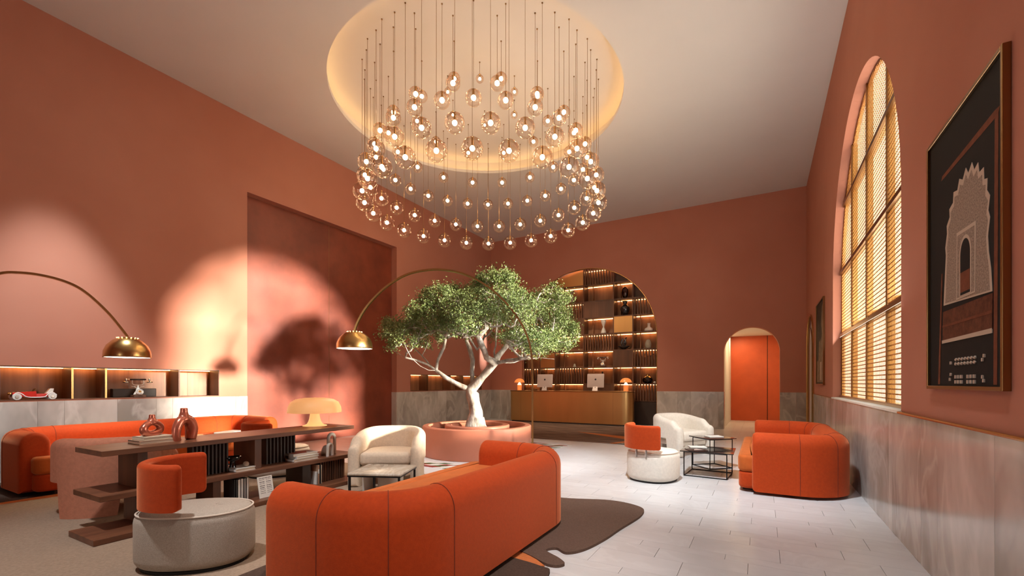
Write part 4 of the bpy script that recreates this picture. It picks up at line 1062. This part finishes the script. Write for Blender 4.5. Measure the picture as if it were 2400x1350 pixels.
for k, (a, b_, c) in enumerate((((-.02, 0, .09), (-.08, 0, .22), (-.02, 0, .38)), ((.03, 0, .09), (.0, .02, .25), (.09, 0, .40)), ((.0, 0, .1), (.07, -.02, .2), (.04, 0, .33)))):
    MB().tube(catmull([a, b_, c]), [.03, .028, .026, .026, .026, .028, .03, .03, .026, .024, .022, .02, .018], 8).build('figure', 'ceramic_dark', e, smooth=True)
e = vase('stone_sculpture', 'sandy stone lump sculpture in the right column of the arch', 'sculpture', -3.20, 4, [(.0, 0), (.075, 0), (.09, .05), (.10, .14), (.085, .22), (.05, .285), (.0, .30)], 'stone_bust')
e = vase('gourd_vase', 'dark gourd vase with brass shoulder on the lower right shelf', 'vase', -3.22, 6, [(.0, 0), (.09, 0), (.155, .06), (.165, .12), (.13, .19), (.06, .225), (.045, .27), (.06, .30), (.04, .29), (.0, .2)], 'smoke_glass')
MB().lathe([(.135, .185), (.10, .215), (.062, .226), (.048, .27), (.062, .302)], 28, cap=False).build('shoulder', 'brass', e, smooth='all')
e = vase('small_bottle', 'small dark bottle on the shelf behind the right computer', 'bottle', -4.72, 6, [(.0, 0), (.06, 0), (.07, .10), (.055, .18), (.02, .26), (.02, .36), (.03, .40), (.0, .40)], 'ceramic_dark')
MB().tube([(-.05, 0, .26), (0, 0, .31), (.05, 0, .26)], .008, 6).build('collar', 'steel', e)
e = vase('small_figurine', 'tiny pale figurine on the shelf beside the tree crown', 'figurine', -5.72, 5, [(.0, 0), (.05, 0), (.06, .03), (.03, .07), (.04, .10), (.0, .13)], 'stone_bust')
e = vase('white_pebble', 'small pale pebble on the lower right shelf of the arch', 'ornament', -3.0, 6, [(.0, 0), (.035, .005), (.045, .03), (.03, .055), (.0, .06)], 'ceramic_white')

def telephone(label, loc, rz, s=1.):
    e = empty('antique_telephone', loc, rz, label, 'telephone', 'antique telephones'); e.scale = (s, s, s)
    bevel(MB().box((-.085, -.075, 0), (.085, .075, .035)).build('base', 'walnut', e), .006)
    MB().lathe([(.055, .035), (.06, .045), (.045, .075), (.03, .10), (.022, .14), (.012, .155), (.012, .20)], 24).build('body', 'ceramic_white', e, smooth=True)
    T = Matrix.Translation((0, -.055, .085)) @ Matrix.Rotation(PI/2-.45, 4, 'X')
    d = MB().lathe([(.05, 0), (.05, .012), (.035, .014), (.0, .014)], 28, T).build('dial', 'ceramic_white', e, smooth=True)
    for k in range(10): a = .5+2*PI*k/12; MB().lathe([(.0065, 0), (.0065, .0015), (.0, .0015)], 8, T @ Matrix.Translation((.037*math.cos(a), .037*math.sin(a), .0135)), cap=False).build('finger_hole', 'ink', d)
    MB().lathe([(.022, 0), (.022, .002), (0, .002)], 16, T @ Matrix.Translation((0, 0, .0135)), cap=False).build('dial_centre', 'bronze', d)
    MB().tube(catmull([(-.075, 0, .275), (-.075, 0, .225), (-.05, 0, .20), (0, 0, .198), (.05, 0, .20), (.075, 0, .225), (.075, 0, .275)], 5), .007, 8).build('cradle', 'ceramic_white', e, smooth=True)
    for s_ in (-1, 1): MB().tube(catmull([(s_*.02, 0, .15), (s_*.05, 0, .17), (s_*.085, 0, .175)], 4), .004, 6).build('side_scroll', 'ceramic_white', e)
    h = MB().tube([(-.11, 0, .285), (-.10, 0, .285), (.10, 0, .285), (.11, 0, .285)], [.006, .014, .014, .006], 12).build('handset', 'ceramic_dark', e, smooth=True)
    for s_ in (-1, 1):
        MB().tube([(s_*.10, 0, .285), (s_*.155, 0, .285)], .006, 8).build('rod', 'steel', h)
        MB().lathe([(.0, .305), (.012, .30), (.014, .275), (.012, .262), (.042, .250), (.046, .235), (.04, .232), (.0, .24)], 20, Matrix.Translation((s_*.155, 0, 0)), cap=False).build('ear_cup', 'steel', h, smooth=True)
    return e
telephone('white antique cradle telephone in the lit walnut niche of the left wall', (XL-.10, 3.47, 1.112), PI/2, 1.02)
telephone('pale antique telephone on the lit shelf above the right computer', (-4.70, 14.74, rowz[2]+.018), 0, 1.12)

# ------------------------------------------------------------------ lit walnut niches of the left wall
def niche(label, y0, y1, z0, z1, dividers, xd=.36):
    e = empty('display_niche', (XL, (y0+y1)/2, z0), 0, label, 'shelf niche'); yc = (y0+y1)/2
    def nb(name, x0, x1, a, b, c, d, m): return MB().box((x0, a-yc, c-z0), (x1, b-yc, d-z0)).build(name, m, e)
    nb('bottom_board', -xd, .004, y0, y1, z0-.0, z0+.012, 'walnut_long'); nb('top_board', -xd, .004, y0, y1, z1-.012, z1, 'walnut')
    a = y0; ws = (.36, .42, .30, .5, .38)
    i = 0
    while a < y1-.01:
        b = min(a+ws[i % 5], y1); i += 1
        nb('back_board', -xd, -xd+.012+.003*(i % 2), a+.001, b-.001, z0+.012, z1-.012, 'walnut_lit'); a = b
    for yy, mm in ((y0+.006, 'walnut'), (y1-.006, 'walnut')): nb('side_board', -xd, .004, yy-.006, yy+.006, z0+.012, z1-.012, mm)
    ed = [y0]+[d for d, _ in dividers]+[y1]
    for d, lit in dividers:
        nb('divider', -xd, -.002, d-.012, d+.012, z0+.012, z1-.012, 'walnut')
        if lit: nb('divider_edge', -.002, .004, d-.012, d+.012, z0+.012, z1-.012, 'brass')
    for p, q in zip(ed[:-1], ed[1:]): nb('led_strip', -xd+.06, -xd+.08, p+.02, q-.02, z1-.021, z1-.013, 'led_warm')
    return e
niche('long lit walnut niche holding the car model and the telephone', .4, 4.69, 1.10, 1.585, ((1.2, True), (2.63, True), (3.02, True), (4.03, False)))
niche('lit walnut niche in the left wall behind the olive tree', 9.96, 13.76, 1.10, 1.595, ((10.75, False), (11.9, False), (12.6, False)))
car = empty('model_car', (XL-.13, 2.24, 1.112), -PI/2, 'red vintage model car with white wheels in the lit niche', 'model car')
# car points towards -y of the room (local +x after turning)
MB().add([(-.03, -.058, .035), (.20, -.045, .045), (.20, .045, .045), (-.03, .058, .035), (-.03, -.055, .118), (.20, -.036, .10), (.20, .036, .10), (-.03, .055, .118)],
         [(0, 3, 2, 1), (4, 5, 6, 7), (0, 1, 5, 4), (1, 2, 6, 5), (2, 3, 7, 6), (3, 0, 4, 7)]).build('bonnet', 'red_paint', car)
MB().box((-.20, -.058, .035), (-.03, .058, .082)).build('cockpit_side', 'red_paint', car)
MB().add([(-.20, -.045, .075), (-.13, -.045, .075), (-.13, .045, .075), (-.20, .045, .075), (-.215, -.045, .155), (-.18, -.045, .155), (-.18, .045, .155), (-.215, .045, .155)],
         [(4, 5, 6, 7), (0, 1, 5, 4), (1, 2, 6, 5), (2, 3, 7, 6), (3, 0, 4, 7)]).build('seat', 'ceramic_white', car)
MB().add([(.0, -.05, .10), (.0, .05, .10), (-.035, .05, .155), (-.035, -.05, .155), (.004, -.05, .10), (.004, .05, .10), (-.031, .05, .155), (-.031, -.05, .155)],
         [(0, 1, 2, 3), (7, 6, 5, 4), (0, 3, 7, 4), (1, 5, 6, 2), (2, 6, 7, 3)]).build('windscreen', 'bronze', car)
for x in (.165, -.19):
    for y in (-.075, .075):
        T = Matrix.Translation((x, y, .045)) @ Matrix.Rotation(PI/2, 4, 'X')
        w = MB().lathe([(.045, -.012), (.047, 0), (.045, .012), (.030, .014), (.0, .010)], 24, T).build('wheel', 'tyre_white', car, smooth=True)
        T2 = Matrix.Translation((x, y+(.013 if y > 0 else -.013), .045)) @ Matrix.Rotation(PI/2, 4, 'X')
        MB().lathe([(.020, -.004), (.020, .004), (0, .004)], 14, T2).build('hub', 'steel', w)
for y in (-.078, .078): MB().tube(catmull([(.20, y, .07), (.165, y, .10), (.12, y, .085), (.06, y, .036), (-.10, y, .034), (-.14, y, .07), (-.19, y, .10), (-.235, y, .06)], 4), .006, 6).build('mudguard', 'tyre_white', car, smooth=True)
for y in (-.035, .035): MB().lathe([(.0, -.012), (.016, -.008), (.018, .008), (0, .01)], 14, Matrix.Translation((.22, y, .085)) @ Matrix.Rotation(PI/2, 4, 'Y'), cap=False).build('headlamp', 'brass', car, smooth=True)
MB().box((.195, -.035, .04), (.205, .035, .10)).build('radiator', 'ceramic_dark', car)
tag(bevel(MB().box((-.05, -.30, 0), (.05, .30, .14)).build('dark_box', 'dark_wood', None, loc=(XL-.22, 3.46, 1.112)), .01), 'long dark wooden box lying behind the white telephone', 'box')

# ------------------------------------------------------------------ framed pictures of the right wall
def picture(name, label, y0, y1, z0, z1, shapes, dp=.034, fw=.022):
    e = empty(name, (XR, (y0+y1)/2, z0), 0, label, 'picture'); yc = (y0+y1)/2
    def bb(nm, a, b, m, par=e): return bevel(MB().box((a[0], a[1]-yc, a[2]-z0), (b[0], b[1]-yc, b[2]-z0)).build(nm, m, par), .003)
    bb('frame_side', (-dp, y0, z0), (0, y0+fw, z1), 'bronze'); bb('frame_side', (-dp, y1-fw, z0), (0, y1, z1), 'bronze')
    bb('frame_rail', (-dp, y0+fw, z0), (0, y1-fw, z0+fw), 'bronze'); bb('frame_rail', (-dp, y0+fw, z1-fw), (0, y1-fw, z1), 'bronze')
    T = Matrix(((0, 0, -1, 0), (1, 0, 0, 0), (0, 1, 0, 0), (0, 0, 0, 1)))
    pr = MB().box((-.018, y0+fw-yc, fw), (-.010, y1-fw-yc, z1-z0-fw)).build('print', 'print_black', e)
    for k, (nm, m, pts) in enumerate(shapes):
        T[0][3] = -.0185
        h = .0005*min(k+1, 14)
        MB().prism([(a-yc, b-z0) for a, b in pts], 0, h, T).build(nm, m, pr)
    return e
lace = [(3.83, 1.84), (3.81, 2.0), (3.79, 2.15), (3.80, 2.2), (3.77, 2.28), (3.775, 2.33), (3.725, 2.37), (3.73, 2.42), (3.67, 2.44), (3.66, 2.50), (3.60, 2.49), (3.57, 2.545), (3.52, 2.52), (3.475, 2.57), (3.44, 2.525), (3.39, 2.565), (3.36, 2.51), (3.31, 2.53), (3.295, 2.47), (3.24, 2.475), (3.235, 2.41), (3.195, 2.40), (3.20, 2.34), (3.165, 2.30), (3.185, 2.23), (3.165, 2.19), (3.19, 2.10), (3.18, 2.02), (3.155, 1.93), (3.14, 1.81)]
def inset(pts, f): cx = sum(p[0] for p in pts)/len(pts); cz = 2.1; return [(cx+(a-cx)*f, cz+(b-cz)*f if b > 1.9 else b+.01) for a, b in pts]
shapes = [('beam', 'print_rust', [(3.88, 2.65), (3.08, 2.665), (3.06, 2.70), (3.12, 2.705), (3.86, 2.675)]), ('post', 'print_rust', [(3.13, 1.34), (3.09, 1.34), (3.075, 2.68), (3.115, 2.66)]),
          ('post', 'print_rust', [(3.90, 1.34), (3.935, 1.34), (3.87, 2.05), (3.855, 2.05)]),
          ('carved_arch_edge', 'print_pale', lace), ('carved_arch', 'print_lace', inset(lace, .915)), ('parapet', 'print_brown', [(3.845, 1.62), (3.14, 1.62), (3.135, 1.80), (3.84, 1.80)]),
          ('parapet_edge', 'print_pale', [(3.855, 1.60), (3.14, 1.60), (3.14, 1.625), (3.855, 1.62)]), ('parapet_line', 'print_rust', [(3.845, 1.70), (3.14, 1.70), (3.14, 1.715), (3.845, 1.715)]),
          ('inner_frame', 'print_pale', [(3.61, 1.84), (3.34, 1.84), (3.33, 2.225), (3.60, 2.235)]), ('inner_panel', 'print_lace', [(3.60, 1.85), (3.35, 1.85), (3.345, 2.205), (3.59, 2.215)]),
          ('opening_edge', 'print_pale', [(3.555, 1.85), (3.39, 1.85)]+[(3.4725-.0825*math.cos(t), 2.09+.10*math.sin(t)) for t in np.linspace(0, PI, 14)][::1]),
          ('opening', 'print_black', [(3.542, 1.855), (3.403, 1.855)]+[(3.4725-.0695*math.cos(t), 2.08+.09*math.sin(t)) for t in np.linspace(0, PI, 14)]),
          ('inner_door', 'print_rust', [(3.540, 1.87), (3.405, 1.87), (3.405, 1.985), (3.540, 1.985)])]
shapes[10] = (shapes[10][0], shapes[10][1], [(3.555, 1.85), (3.39, 1.85)]+[(3.4725-.0825*math.cos(t), 2.09+.10*math.sin(t)) for t in np.linspace(0, PI, 14)])
for k in range(7):      # lattice openings at the foot of the print
    for zz in (1.46, 1.485): shapes.append(('lattice_opening', 'print_pale', [(3.62-.045*k-.008*(zz > 1.47), zz-.008), (3.632-.045*k, zz+.002), (3.62-.045*k-.008*(zz > 1.47), zz+.012), (3.605-.045*k, zz+.002)]))
    if k != 3:
        for zz in (1.355, 1.385): shapes.append(('lattice_opening', 'print_pale', [(3.63-.045*k, zz-.010), (3.612-.045*k, zz-.010), (3.612-.045*k, zz+.010), (3.63-.045*k, zz+.010)]))
for a, b in ((3.25, 1.47), (3.23, 1.49), (3.25, 1.38), (3.235, 1.36), (3.70, 1.47), (3.715, 1.37), (3.70, 1.40)):
    shapes.append(('lattice_opening', 'print_pale', [(a-.008, b-.008), (a+.008, b-.008), (a+.006, b+.010), (a-.008, b+.008)]))
shapes = [(a, b, [(y*1.015, 1.35+(z-1.35)*1.015) for y, z in c]) for a, b, c in shapes]
picture('framed_photograph', 'large framed dark photograph of a carved pale archway on the right wall', 3.04, 4.18, 1.308, 2.99, shapes)
picture('framed_photograph', 'smaller looking framed picture beyond the lattice window, seen edge-on', 10.33, 11.62, 1.308, 3.0,
        [(a, b, [(y*1.051, 1.35+(z-1.35)*1.04) for y, z in c]) for a, b, c in [('dark_area', 'print_olive', [(11.0, 1.34), (9.87, 1.34), (9.87, 2.90), (11.0, 2.90)]), ('building', 'print_sand', [(10.98, 1.36), (9.9, 1.36), (9.9, 1.9), (10.3, 1.95), (10.35, 2.2), (10.6, 2.15), (10.7, 1.8), (10.98, 1.78)]),
         ('foliage', 'print_sand', [(10.25, 1.9), (9.9, 1.9), (9.9, 2.86), (10.1, 2.8), (10.28, 2.5), (10.15, 2.3), (10.3, 2.1)]), ('path', 'print_pale', [(10.4, 1.40), (10.2, 1.40), (10.2, 1.75), (10.38, 1.75)])]])
